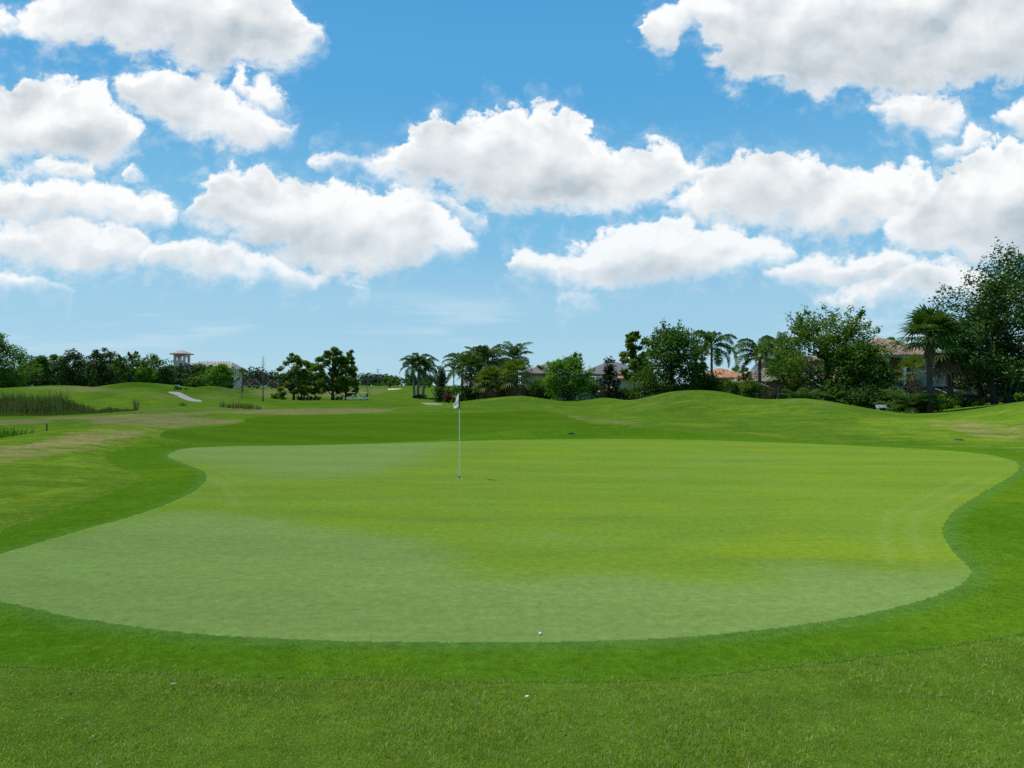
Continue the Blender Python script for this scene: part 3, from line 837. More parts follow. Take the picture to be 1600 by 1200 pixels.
def crown_clumps(r_, H, W, D, tf, shape, n, cr):
    """clump centres filling an uneven crown: 'round', 'dome', 'cone', 'vase'"""
    zb, zt = H * tf + cr * .3, H - cr * .75
    W = max(W - cr * .42, W * .5); D = max(D - cr * .42, D * .5)
    lob = r_.uniform(0, 2 * PI, 5); la = r_.uniform(.82, 1.12, 5); out = []
    for i in range(n):
        z = ((i + r_.random()) / n)
        if shape == 'cone': wid = 1.12 * (1 - z) ** .8 + .05; 
        elif shape == 'dome': wid = math.sqrt(max(.02, 1 - ((z - .25) / .78) ** 2.6)) if z > .25 else .80 + z * .8
        elif shape == 'vase': wid = min(1, .45 + .9 * z) * math.sqrt(max(.03, 1 - max(0, (z - .6) / .42) ** 2))
        else: wid = math.sqrt(max(.02, 1 - ((z - .36) / .66) ** 2.5)) if z > .36 else .80 + z * .555
        if shape == 'cone': z = z ** 1.15
        a = i * 2.39996 + r_.uniform(-.5, .5)
        q = r_.random() ** .42
        bump = 1 + .14 * math.sin(2 * a + lob[0] + 3 * z) + .10 * math.sin(3 * a + lob[1] - 5 * z) + .08 * math.sin(9 * z + lob[2])
        top = 1 + .0 * z
        zz = zb + (zt - zb) * z * (1 - .16 * q * q * z) * (1 + .06 * math.sin(4 * a + lob[3]))
        out.append((math.cos(a) * q * wid * bump * W, math.sin(a) * q * wid * bump * D, min(zt, zz)))
    return np.array(out)

def tree(name, label, cat, x, y, H, W, leaf='oak', tf=.22, shape='round', n_clump=46, size=.2, cover=5.0, seed=1, D=None,
         trunks=1, tr=None, limbs=14, clump_r=.24, group=None, bark=None, wisps=0, asp=1.6, lean=0.0, sink=.1):
    r_ = np.random.default_rng(seed); rd = random.Random(seed)
    D = D or W
    z0 = hz(x, y) - sink
    t = thing(name, label, cat, (x, y, z0), group=group)
    b = H * (1 - tf) / 2
    cr = clump_r * min(W, b) * 1.15
    C = crown_clumps(r_, H, W, D, tf, shape, n_clump, cr)
    area = PI * W * b * 1.15
    n_leaf = int(cover * area / (size * size * asp * .5))
    per = r_.dirichlet(np.full(n_clump, 4.0)) * n_leaf
    pts = []
    for c, k in zip(C, per):
        k = max(6, int(k))
        rr = cr * r_.uniform(.65, 1.3)
        u = unit(r_, k) * (r_.random(k) ** .45)[:, None] * rr * np.array([1.15, 1.15, .8])
        pts.append(c + u)
    for i in range(wisps):                        # thin twigs that stick out of the outline
        c = C[r_.integers(len(C))]; d = c - np.array([0, 0, H * (tf + .25 * (1 - tf))]); d /= np.linalg.norm(d) + 1e-6
        L = r_.uniform(.3, .8) * cr * 1.5; k = 26
        tt = r_.random(k)[:, None]
        pts.append(c + d * (cr * .6 + L * .8 * tt) + r_.normal(size=(k, 3)) * cr * .13)
    pts = np.concatenate(pts)
    mesh_quads('crown', leaf_quads(r_, pts, size, asp), LEAF[leaf], t)
    tr = tr or max(.12, H * .022)
    mb = MB()
    top = H * (tf + (1 - tf) * .55)
    for q in range(trunks):
        bx, by = ((rd.uniform(-.25, .25) * W, rd.uniform(-.2, .2) * D) if trunks > 1 else (0, 0))
        ex, ey = bx * 1.6 + lean * H, by * 1.6
        pl = [(bx + (ex - bx) * s + rd.uniform(-.03, .03) * H * s * .5, by + (ey - by) * s, top * s) for s in (0, .12, .3, .5, .75, 1)]
        pl[0] = (bx, by, 0)
        mb.tube(pl, [tr * 1.5, tr * 1.08, tr * .95, tr * .75, tr * .5, tr * .2], 8)
        order = r_.permutation(len(C))[:max(2, limbs // trunks)]
        for i in order:
            c = Vector(C[i]); s = rd.uniform(.28, .7)
            s0 = max(tf * H * .75, min(top * .95, c.z - rd.uniform(.1, .35) * H)) / top
            k = min(4, int(s0 * 5)); a = Vector(pl[k]).lerp(Vector(pl[k + 1]), min(1, max(0, (s0 * top - pl[k][2]) / max(.01, pl[k + 1][2] - pl[k][2]))))
            m_ = a.lerp(c, .5) + Vector((rd.uniform(-.1, .1) * W, rd.uniform(-.1, .1) * D, -.04 * H + rd.uniform(-.02, .05) * H))
            mb.tube([a, a.lerp(m_, .5) + Vector((0, 0, .01 * H)), m_, c], [tr * .42, tr * .34, tr * .24, tr * .07], 6)
    mb.build('trunk', bark or M_BARK, t, smooth=True)
    return t

def shrub(name, label, cat, x, y, H, W, D=None, leaf='dark', size=.14, cover=4.5, seed=1, group=None, n=16, part='foliage', flowers=None):
    r_ = np.random.default_rng(seed); D = D or W
    t = thing(name, label, cat, (x, y, hz(x, y) - .05), group=group)
    C = np.stack([r_.uniform(-1, 1, n) * W * .8, r_.uniform(-1, 1, n) * D * .8, H * r_.uniform(.15, .72, n)], 1)
    cr = min(H * .36, max(W, D) * .5)
    n_leaf = int(cover * 2 * W * H / (size * size * .8)); k = max(8, n_leaf // n)
    pts = np.concatenate([c + unit(r_, k) * (r_.random(k) ** .4)[:, None] * cr * r_.uniform(.7, 1.25) for c in C])
    pts[:, 2] = np.clip(pts[:, 2], .02, None)
    lv = leaf_quads(r_, pts, size)
    if flowers:
        q = C[r_.integers(n, size=90)] + unit(r_, 90) * cr
        fl = leaf_quads(r_, q, .24, 1.0); k0 = len(lv) // 4
        o = mesh_quads(part, np.concatenate([lv, fl]), LEAF[leaf], t); o.data.materials.append(flowers)
        o.data.polygons.foreach_set('material_index', np.r_[np.zeros(k0, np.int32), np.ones(len(fl) // 4, np.int32)])
    else: mesh_quads(part, lv, LEAF[leaf], t)
    mb = MB()
    for c in C[:7]: mb.tube([(c[0] * .3, c[1] * .3, -.05), (c[0] * .6, c[1] * .6, c[2] * .5), tuple(c)], [.03, .022, .01], 5)
    mb.build('stem', M_BARK, t)
    return t

def frond(L, el, az, droop, nleaf, leaf_len, leaf_w, r_, hang=.6, keel=.35):
    """feather frond: returns rachis points and leaflet quads"""
    n = 9; pts = []; p = np.zeros(3); e = el
    d = L / (n - 1)
    for i in range(n):
        pts.append(p.copy())
        p = p + d * np.array([math.cos(e) * math.cos(az), math.cos(e) * math.sin(az), math.sin(e)])
        e -= droop / (n - 1) * (0.6 + 0.9 * i / n)
    pts = np.array(pts)
    side = np.array([-math.sin(az), math.cos(az), 0])
    Q = []
    for s in (-1, 1):
        u = np.linspace(.14, .995, nleaf) * (n - 1) + r_.uniform(-.04, .04, nleaf)
        u = np.clip(u, 0, n - 1.001); k = u.astype(int); f = (u - k)[:, None]
        base = pts[k] * (1 - f) + pts[k + 1] * f
        tang = pts[k + 1] - pts[k]; tang /= np.linalg.norm(tang, axis=1, keepdims=True)
        w = np.sin(np.pi * np.clip(u / (n - 1), .05, .97)) ** .55
        ll = (leaf_len * w * r_.uniform(.8, 1.15, nleaf))[:, None]
        d0 = side * s * .8 + tang * .55 + np.array([0, 0, keel]) * r_.uniform(.4, 1.4, nleaf)[:, None]
        d0 /= np.linalg.norm(d0, axis=1, keepdims=True)
        midp = base + d0 * ll * .5
        d1 = d0 + np.array([0, 0, -hang * 1.6]) ; d1 /= np.linalg.norm(d1, axis=1, keepdims=True)
        tip = midp + d1 * ll * .55
        wv = tang * leaf_w / 2
        Q.append(np.stack([base - wv, base + wv, midp + wv * 1.1, midp - wv * 1.1], 1))
        Q.append(np.stack([midp - wv * 1.1, midp + wv * 1.1, tip + wv * .25, tip - wv * .25], 1))
    return pts, np.concatenate(Q).reshape(-1, 3)

def feather_palm(name, label, x, y, H, L, n_fr=18, seed=1, leaf='palm', group=None, tr=.17, droop=1.9, hang=.8, dead=0, trunks=((0, 0, 1.0),), nleaf=26, el=(-.25, 1.35), leaf_len=None):
    r_ = np.random.default_rng(seed)
    t = thing(name, label, 'palm', (x, y, hz(x, y) - .1), group=group)
    tk = MB(); V = []; rb = MB(); dq = []
    for (ox, oy, hf) in trunks:
        h = H * hf; lx, ly = ox * .6, oy * .6
        top = np.array([ox + lx, oy + ly, h])
        tk.tube([(ox, oy, 0), (ox + lx * .2, oy + ly * .2, h * .15), (ox + lx * .5, oy + ly * .5, h * .5), tuple(top)], [tr * 1.35, tr * 1.05, tr, tr * .72], 10)
        tk.tube([tuple(top), tuple(top + [0, 0, .8])], [tr * .8, tr * .5], 8)
        for i in range(n_fr):
            az = i * 2.39996 + r_.uniform(-.2, .2); f = (i + .5) / n_fr
            e = el[0] + (el[1] - el[0]) * f ** .8 + r_.uniform(-.1, .1)
            ln = L * r_.uniform(.82, 1.1) * (1 if f < .9 else .8)
            pts, q = frond(ln, e, az, droop * r_.uniform(.8, 1.15), nleaf, leaf_len or L * .27, .030 * L, r_, hang)
            off = top + [0, 0, .35 + .5 * f]
            rb.tube([tuple(p + off) for p in pts], list(np.linspace(.035, .008, len(pts))), 4)
            V.append(q + np.tile(off, (len(q), 1)))
        for i in range(dead):
            az = r_.uniform(0, 2 * PI)
            pts, q = frond(L * .75, -.7, az, .9, nleaf // 2, L * .16, .06, r_, .9)
            dq.append(q + top)
    tk.build('trunk', M_BARK_PALE, t, smooth=True)
    mesh_quads('fronds', np.concatenate(V), LEAF[leaf], t)
    rb.build('frond_stems', LEAF[leaf], t)
    if dq: mesh_quads('dead_fronds', np.concatenate(dq), LEAF['palm_dead'], t)
    return t

def fan_palm(name, label, x, y, H, L, n_fr=34, seed=1, leaf='palm', group=None, tr=.2, dead=4, boots=True, seg=17, wfan=1.0):
    r_ = np.random.default_rng(seed)
    t = thing(name, label, 'palm', (x, y, hz(x, y) - .1), group=group)
    tk = MB()
    tk.tube([(0, 0, 0), (.03, 0, H * .12), (.05, .02, H * .5), (.04, 0, H)], [tr * 1.25, tr, tr * .95, tr], 12)
    tk.build('trunk', M_BARK, t, smooth=True)
    if boots:                                     # criss-cross of old leaf bases under the crown
        bt = MB()
        hb = min(1.5, H * .3)
        for i in range(46):
            az = i * 2.39996; zz = H - hb + hb * i / 46
            c, s = math.cos(az), math.sin(az)
            bt.tube([(c * tr * .9 + .04, s * tr * .9, zz - .1), (c * tr * 1.35 + .04, s * tr * 1.35, zz + .12), (c * tr * 2.0 + .04, s * tr * 2.0, zz + .38)], [.05, .04, .022], 5)
        bt.build('leaf_bases', M_BARK_BOOT, t)
    V, DV, st = [], [], MB()
    for i in range(n_fr + dead):
        isdead = i < dead
        f = (i - dead + .5) / n_fr
        az = i * 2.39996 + r_.uniform(-.25, .25)
        e = (-1.05 + r_.uniform(-.15, .15)) if isdead else (-.55 + 1.95 * f + r_.uniform(-.12, .12))
        pl = L * .48 * r_.uniform(.85, 1.1)
        d = np.array([math.cos(e) * math.cos(az), math.cos(e) * math.sin(az), math.sin(e)])
        o = np.array([.04, 0, H + .15 + .2 * max(0, f)])
        hub = o + d * pl + np.array([0, 0, -.06 * pl])
        st.tube([tuple(o), tuple(o + d * pl * .5), tuple(hub)], [.03, .022, .014], 4)
        side = np.array([-math.sin(az), math.cos(az), 0]); up = np.cross(side, d); up = up if up[2] > 0 else -up
        for k in range(seg):
            a = (k / (seg - 1) - .5) * 3.7 * wfan
            dr = d * math.cos(a) + side * math.sin(a)
            ln = L * .62 * (1 - .22 * abs(a) / 1.9) * r_.uniform(.85, 1.08)
            wv = np.cross(dr, up); wv /= np.linalg.norm(wv); wv = wv * ln * .045
            m_ = hub + dr * ln * .55 + up * .02
            tip = m_ + (dr + np.array([0, 0, -.55 - (.5 if isdead else 0)])) * ln * .42
            q = np.array([hub - wv * .4, hub + wv * .4, m_ + wv, m_ - wv, m_ - wv, m_ + wv, tip + wv * .15, tip - wv * .15])
            (DV if isdead else V).append(q)
    mesh_quads('fronds', np.concatenate(V), LEAF[leaf], t)
    st.build('frond_stems', LEAF[leaf], t)
    if DV: mesh_quads('dead_fronds', np.concatenate(DV), LEAF['palm_dead'], t)
    return t

def clump_palm(name, label, x, y, H, W, n_fr=34, seed=1, leaf='palm', group=None, cat='shrub'):
    """stemless clump of arching feather leaves"""
    r_ = np.random.default_rng(seed)
    t = thing(name, label, cat, (x, y, hz(x, y) - .05), group=group)
    V = []; st = MB()
    for i in range(n_fr):
        az = i * 2.39996 + r_.uniform(-.3, .3); f = (i + .5) / n_fr
        ox = r_.normal(size=2) * W * .22
        L = math.hypot(H, W) * r_.uniform(.7, 1.0)
        pts, q = frond(L, .25 + 1.15 * f, az, 1.5 * r_.uniform(.8, 1.2), 22, L * .3, .06, r_, .5)
        off = np.array([ox[0], ox[1], .1])
        q = q + off; q[:, 2] = np.clip(q[:, 2], .02, None)
        V.append(q); st.tube([tuple(np.maximum(p + off, [-99, -99, .01])) for p in pts[::2]], [.025, .02, .016, .012, .006], 4)
    mesh_quads('fronds', np.concatenate(V), LEAF[leaf], t)
    st.build('frond_stems', LEAF[leaf], t)
    return t

def pine(name, label, x, y, H, W, seed=1, tf=.35, n=34, group=None, leaf='pine', tr=None, size=.30, cr=.9, per=150, cat='tree', forks=0):
    """open crown of separate needle tufts on a bare stem"""
    r_ = np.random.default_rng(seed); rd = random.Random(seed)
    t = thing(name, label, cat, (x, y, hz(x, y) - .1), group=group)
    tr = tr or H * .016
    mb = MB(); top = H * .97
    bend = rd.uniform(-.03, .03) * H
    def stem(z): s = z / top; return Vector((bend * math.sin(s * 2.2), bend * .4 * s, z))
    mb.tube([stem(top * s) for s in (0, .1, .3, .5, .7, .9, 1)], [tr * 1.35, tr, tr * .9, tr * .75, tr * .55, tr * .3, tr * .12], 8)
    V = []
    for i in range(n):
        f = (i + .5) / n; z = H * (tf + (1 - tf) * f)
        az = i * 2.39996 + rd.uniform(-.3, .3)
        wid = W * (math.sin(PI * (.15 + .8 * f)) ** .7) * rd.uniform(.35, 1.05)
        c = Vector((math.cos(az) * wid, math.sin(az) * wid, z + rd.uniform(-.03, .05) * H)) + Vector((bend, 0, 0)) * f
        a = stem(min(top, max(H * tf * .55, z - wid * rd.uniform(.35, .8))))
        mb.tube([a, a.lerp(c, .55) + Vector((0, 0, -.04 * wid)), c], [tr * .32, tr * .22, tr * .08], 5)
        for q in range(rd.randint(1, 3)):
            cc = np.array(c) + r_.normal(size=3) * cr * np.array([.75, .75, .4]) * (q > 0)
            k = int(per * rd.uniform(.6, 1.2))
            u = unit(r_, k) * (r_.random(k) ** .5)[:, None] * cr * rd.uniform(.6, 1.05) * np.array([1, 1, .75])
            V.append(leaf_quads(r_, cc + u, size, 2.6))
    mb.build('trunk', M_BARK, t, smooth=True)
    mesh_quads('crown', np.concatenate(V), LEAF[leaf], t)
    return t

def bare_tree(name, label, x, y, H, W, seed=1, group=None, narrow=True, tr=None):
    rd = random.Random(seed)
    t = thing(name, label, 'tree', (x, y, hz(x, y) - .1), group=group)
    tr = tr or H * .014
    mb = MB(); mb.tube([(0, 0, 0), (0, 0, H * .1), (.02 * H * rd.uniform(-1, 1), 0, H * .5), (0, 0, H)], [tr * 1.7, tr, tr * .7, tr * .12], 8)
    br = MB()
    for i in range(54):
        f = .22 + .76 * i / 54; z = H * f; az = i * 2.39996; L = W * (1.05 - f) ** .6 * rd.uniform(.6, 1.1)
        c, s = math.cos(az), math.sin(az); up = .55 if narrow else .3
        p1 = (c * L * .5, s * L * .5, z + L * up * .45); p2 = (c * L, s * L, z + L * up)
        br.tube([(0, 0, z), p1, p2], [tr * .28, tr * .18, tr * .06], 4)
        for k in range(4):
            a2 = az + rd.uniform(-1, 1); l2 = L * rd.uniform(.25, .5); g = rd.uniform(.35, .95)
            q = Vector((0, 0, z)).lerp(Vector(p2), g)
            br.tube([q, q + Vector((math.cos(a2) * l2, math.sin(a2) * l2, l2 * .6))], [tr * .12, tr * .04], 3)
    mb.build('trunk', M_TWIG, t, smooth=True); br.build('branches', M_TWIG, t)
    return t

def pxy(px, Y): return ((px - CX) / F * Y, Y)
def sz(px, Y, top, hw):
    """plan position, height above the local ground and half width from survey readings"""
    x, y = pxy(px, Y)
    return x, y, zpy(top, Y) - hz(x, y) + .1, hw / F * Y

def T(name, label, px, Y, top, hw, leaf, seed, cat='tree', **kw):
    x, y, H, W = sz(px, Y, top, hw)
    s = kw.pop('size', None) or max(.14, .0016 * Y)
    return tree(name, label, cat, x, y, H, W, leaf=leaf, seed=seed, size=s, **kw)
def S(name, label, px, Y, top, hw, leaf, seed, cat='shrub', **kw):
    x, y, H, W = sz(px, Y, top, hw)
    s = kw.pop('size', None) or max(.11, .0015 * Y)
    return shrub(name, label, cat, x, y, H, W, leaf=leaf, seed=seed, size=s, **kw)

GL = 'trees of the bank along the far left edge of the course'
# ---------------------------------------------------------------- far left bank of trees
T('shade_tree', 'tallest dense green tree at the far left end of the tree bank', -14, 172, 513, 52, 'mid', 101, tf=.0, n_clump=60, group=GL)
T('shade_tree', 'broad dark tree right behind the parked white car', 56, 205, 549, 34, 'oak', 102, tf=.0, n_clump=44, group=GL)
T('shade_tree', 'mid green rounded tree between the tree behind the white car and the blackish oak', 86, 212, 547, 26, 'mid', 103, tf=.0, group=GL)
T('shade_tree', 'blackish wide oak in the middle of the left tree bank', 114, 200, 545, 30, 'dark', 104, tf=.02, n_clump=50, group=GL)
T('shade_tree', 'dark peaked tree with a bare trunk showing above the tan mound', 159, 196, 540, 27, 'dark', 105, tf=.08, n_clump=46, tr=.4, group=GL)
T('shade_tree', 'small dark gap-filling tree behind the peaked dark tree', 180, 214, 562, 20, 'oak', 124, tf=.0, group=GL)
T('shade_tree', 'thin-topped oak with a dark trunk standing behind the low dark green mound', 203, 186, 547, 30, 'oak', 106, tf=.12, wisps=46, cover=3.6, n_clump=36, tr=.38, group=GL)
T('shade_tree', 'sunlit green domed tree left of the clubhouse tower', 240, 200, 551, 32, 'mid', 107, tf=.0, n_clump=48, group=GL)
T('shade_tree', 'yellow-green small tree tucked under the domed tree', 226, 184, 566, 14, 'lime', 108, tf=.08, group=GL)
T('shade_tree', 'dark tree at the right foot of the domed tree', 258, 192, 570, 16, 'dark', 109, tf=.05, group=GL)
GC = 'trees in front of the clubhouse'
T('clubhouse_tree', 'grey-green bushy tree directly under the clubhouse tower', 284, 200, 579, 15, 'oak_cool', 110, tf=.0, group=GC)
T('clubhouse_tree', 'dark rounded tree hiding the middle of the clubhouse wall', 315, 210, 565, 23, 'oak', 111, tf=.0, group=GC)
T('clubhouse_tree', 'low yellow-green tree at the crest of the path mound', 313, 185, 585, 14, 'olive', 112, tf=.05, group=GC)
T('clubhouse_tree', 'bright fresh green pointed tree at the right end of the clubhouse', 343, 178, 563, 23, 'bright', 113, tf=.0, n_clump=54, group=GC)
T('clubhouse_tree', 'low dark tree behind the bush beside the path', 297, 186, 588, 13, 'oak', 125, tf=.05, group=GC)
M_WHITE_FLOWER = plain('white_blossom', (.75, .74, .68), .7)
S('hedge', 'clipped dark hedge at the top of the concrete path', 289, 134, 606, 7.5, 'dark', 114, cat='hedge', n=14)
S('flowering_shrub', 'pale-flowered shrub behind the clipped hedge at the path', 278, 140, 599, 5, 'mid', 115, flowers=M_WHITE_FLOWER)

# ---------------------------------------------------------------- left middle: bare cypresses, pavilion palm, far woods
x, y, H, W = sz(411, 122, 556, 12); bare_tree('bare_tree', 'tall leafless cypress standing alone left of the golf carts', x, y, H, W, 120, 'bare cypresses')
x, y, H, W = sz(378, 126, 584, 14); bare_tree('bare_tree', 'shorter leafless cypress beside the white pavilion', x, y, H, W, 121, 'bare cypresses', narrow=False)
x, y, H, W = sz(379, 240, 580, 7); fan_palm('fan_palm', 'small fan palm in front of the white pavilion', x, y, H * .85, 2.4, 24, 122, dead=0, boots=False, wfan=1)
x, y, H, W = sz(575, 176, 590, 7); bare_tree('bare_tree', 'little leafless sapling right of the second golf cart', x, y, H, W * 1.3, 123, 'bare cypresses', narrow=False)

# a far wood nobody can count the trees of
r_ = np.random.default_rng(55); V = []
for i in range(330):
    px = r_.uniform(-420, 690); Y = r_.uniform(520, 640) if px > 360 else r_.uniform(300, 420)
    x, y = pxy(px, Y); H = r_.uniform(9, 15) * (1.15 if px < 430 else .85) * (1 if px > 360 else .75); z = hz(x, y)
    u = unit(r_, 260) * (r_.random(260) ** .4)[:, None] * np.array([H * .5, H * .5, H * .5]) * r_.uniform(.7, 1.1)
    V.append(leaf_quads(r_, u + [x, y, z + H * .42], 1.3, 1.4))
tag(mesh_quads('distant_wood', np.concatenate(V), LEAF['far'], None), kind='stuff')

GP = 'trees around the tee behind the green'
GF = 'far trees along the open fairway'
for k, (px, Y, top, hw, lf, lb) in enumerate([
        (608, 330, 587, 15, 'mid', 'round mid green tree casting a shadow on the far fairway'),
        (632, 350, 588, 13, 'mid', 'far round tree just left of the feathery palm group'),
        (590, 420, 598, 9, 'oak', 'small far tree left of the round fairway tree'),
        (665, 300, 592, 12, 'mid', 'far tree seen between the trunks of the feathery palm group'),
        (690, 290, 585, 12, 'oak', 'far tree behind the dark magnolia'),
        (440, 340, 592, 16, 'oak_cool', 'far bluish tree behind the left tee tree'),
        (505, 330, 588, 16, 'oak', 'far dark tree seen under the crowns of the two tee trees'),
        (552, 330, 590, 16, 'oak_cool', 'far tree behind the golf carts'),
        (395, 300, 590, 13, 'greytwig', 'brownish leafless tree between the two bare cypresses'),
        (425, 310, 592, 10, 'greytwig', 'brownish leafless tree right of the tall cypress')]):
    T('fairway_tree', lb, px, Y, top, hw, lf, 140 + k, tf=.12, group=GF, n_clump=26, cover=4, limbs=6)
# ---- the group by the carts
def PN(label, px, Y, top, hw, seed, **kw):
    x, y, H, W = sz(px, Y, top, hw); return pine('tee_tree', label, x, y, H, W, seed, group=GP, **kw)
PN('clumpy pine with a forked trunk at the left of the tee group', 459, 176, 556, 27, 130, tf=.15, n=27, cr=1.0, size=.25, per=150, tr=.3)
PN('slim pine leaning beside the forked pine of the tee group', 471, 184, 560, 18, 131, tf=.15, n=18, cr=.95, size=.25, per=150)
PN('tallest clumpy pine of the tee group with a thick trunk', 520, 176, 546, 27, 132, tf=.15, n=33, cr=1.05, size=.25, per=150, tr=.38)
PN('right-hand pine of the tee group, its trunk against the left golf cart', 541, 177, 556, 24, 133, tf=.15, n=27, cr=1.0, size=.25, per=150, tr=.32)
PN('small pine filling the gap between the two big tee pines', 492, 190, 569, 14, 134, tf=.15, n=18, cr=1.0, size=.25, per=150)
GB = 'bushes on the tee behind the green'
S('bush', 'round green bush nearest the tall bare cypress', 429, 178, 611, 6, 'mid', 150, group=GB)
S('bush', 'larger round green bush left of the forked pine', 441, 176, 609, 7, 'mid', 151, group=GB)
S('hedge', 'long low dark hedge between the two pine trunks', 484, 174, 619, 24, 'dark', 152, cat='hedge', n=34, D=1.2)
S('bush', 'low black-green bush right of the thickest pine trunk', 529, 175, 618.5, 6.5, 'dark', 153, group=GB)
# ================================================================ palms and gardens in the middle
GQ = 'feathery palms between the fairway and the gardens'
x, y, H, W = sz(651, 110, 553, 27)
feather_palm('feather_palm', 'three-trunked feathery palm on its own in a round planting bed', x, y, H - 2.1, 3.1, 17, 200, trunks=((-.35, 0, .92), (.15, .3, 1.0), (.9, -.1, .86)), droop=2.3, hang=1.0, tr=.2, group=GQ, leaf_len=.75)
S('planting_bed', 'low red-leaved planting bed round the foot of the three-trunked palm', 655, 110, 615.8, 12, 'bed', 201, cat='flower bed', n=20, D=.9)
T('magnolia', 'dark narrow magnolia right of the three-trunked palm', 690, 104, 571, 8.5, 'magnolia', 202, tf=.03, shape='cone', n_clump=40, clump_r=.5, cover=6)
S('shrub', 'dark mounded shrub below the narrow magnolia', 692, 96, 601, 15, 'dark', 203, n=22)
S('shrub', 'reddish low shrub at the left foot of the flag-side palms', 704, 90, 613, 10, 'bed', 204)
x, y, H, W = sz(709, 100, 572, 11)
feather_palm('feather_palm', 'thin airy feathery palm between the magnolia and the tall fan palm', x, y, H - 1.3, 2.2, 13, 205, droop=1.6, tr=.09, group=GQ, leaf_len=.4)
GFN = 'fan palms in the garden behind the first mound'
def FP(label, px, Y, top, L, seed, **kw):
    x, y, H, W = sz(px, Y, top, 10); return fan_palm('fan_palm', label, x, y, max(1.5, H - L * .72), L, kw.pop('n_fr', 32), seed, group=kw.pop('group', GFN), **kw)
def QP(label, px, Y, top, L, seed, **kw):
    x, y, H, W = sz(px, Y, top, 10); return feather_palm('feather_palm', label, x, y, max(1.5, H - L * .62), L * 1.35, kw.pop('n_fr', 18), seed, group=GQ, **kw)
FP('fan palm with a pale straight trunk just right of the flag', 735, 88, 557, 2.4, 206, boots=False)
QP('tall drooping feathery palm right of the flag, darkest of its cluster', 763, 92, 549, 3.0, 207, leaf='dark', droop=1.9)
QP('feathery palm leaning left behind the palm right of the flag', 722, 96, 560, 2.5, 220, droop=1.8)
QP('feathery palm at the centre of the garden cluster with yellowish fronds', 748, 95, 556, 2.4, 221, droop=1.7, leaf='palm_y')
FP('short broad fan palm with a leaning trunk in the middle of the garden cluster', 766, 84, 577, 2.2, 208, leaf='palm_y', boots=False)
FP('short fan palm right of the leaning fan palm', 757, 86, 586, 1.9, 209, leaf='palm_y', boots=False)
x, y, H, W = sz(803, 100, 536, 20)
feather_palm('feather_palm', 'tallest palm of the garden cluster with one frond standing straight up', x, y, H - 3.0, 3.7, 17, 210, el=(-.1, 1.5), droop=1.7, tr=.18, group=GQ)
FP('short yellow-green fan palm below the tallest palm', 806, 82, 566, 2.5, 211, leaf='palm_y', boots=False)
FP('fan palm between the short yellow palm and the dark feathery palm', 788, 86, 574, 2.2, 222, boots=False)
GU = 'dark garden shrubs behind the first mound'
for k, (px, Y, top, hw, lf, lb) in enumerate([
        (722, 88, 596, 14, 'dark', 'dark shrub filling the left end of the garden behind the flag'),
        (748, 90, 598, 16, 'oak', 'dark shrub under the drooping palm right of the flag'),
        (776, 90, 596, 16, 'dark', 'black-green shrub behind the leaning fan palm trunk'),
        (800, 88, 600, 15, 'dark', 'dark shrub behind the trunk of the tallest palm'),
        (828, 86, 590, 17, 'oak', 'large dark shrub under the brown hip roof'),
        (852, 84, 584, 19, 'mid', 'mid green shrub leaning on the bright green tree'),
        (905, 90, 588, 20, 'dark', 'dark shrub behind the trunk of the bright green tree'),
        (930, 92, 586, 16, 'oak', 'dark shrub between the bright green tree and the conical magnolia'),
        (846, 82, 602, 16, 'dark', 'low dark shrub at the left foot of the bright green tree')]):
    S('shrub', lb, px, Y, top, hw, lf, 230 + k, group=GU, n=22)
# ---- bright green tree in the notch of the mounds
T('oak_tree', 'bright green spreading tree in the notch between the mounds', 889, 76, 546, 42, 'bright', 240, tf=.02, n_clump=76, wisps=30, cover=4.6, limbs=18, tr=.3, size=.16)
T('magnolia', 'dark conical magnolia with bronze leaves right of the bright green tree', 952, 84, 556, 21, 'magnolia', 241, tf=.02, shape='cone', n_clump=70, clump_r=.3, cover=5, size=.2)
S('shrub', 'dark low shrub at the right foot of the conical magnolia', 972, 86, 604, 14, 'dark', 242, group=GU, n=22)
x, y, H, W = sz(990, 80, 519, 20)
pine('pine_tree', 'slim open pine with tufted needles left of the big dark oak', x, y, H, W * 1.25, 243, tf=.34, n=26, cr=.5, size=.22, per=80, tr=.13)
x, y, H, W = sz(1002, 84, 560, 14)
pine('pine_tree', 'short thin pine tucked under the slim tufted pine', x, y, H, W, 244, tf=.45, n=16, cr=.45, size=.22, per=70, tr=.1)
S('shrub', 'yellowish low shrub between the thin pine trunks', 990, 84, 604, 14, 'olive', 245, group=GU)
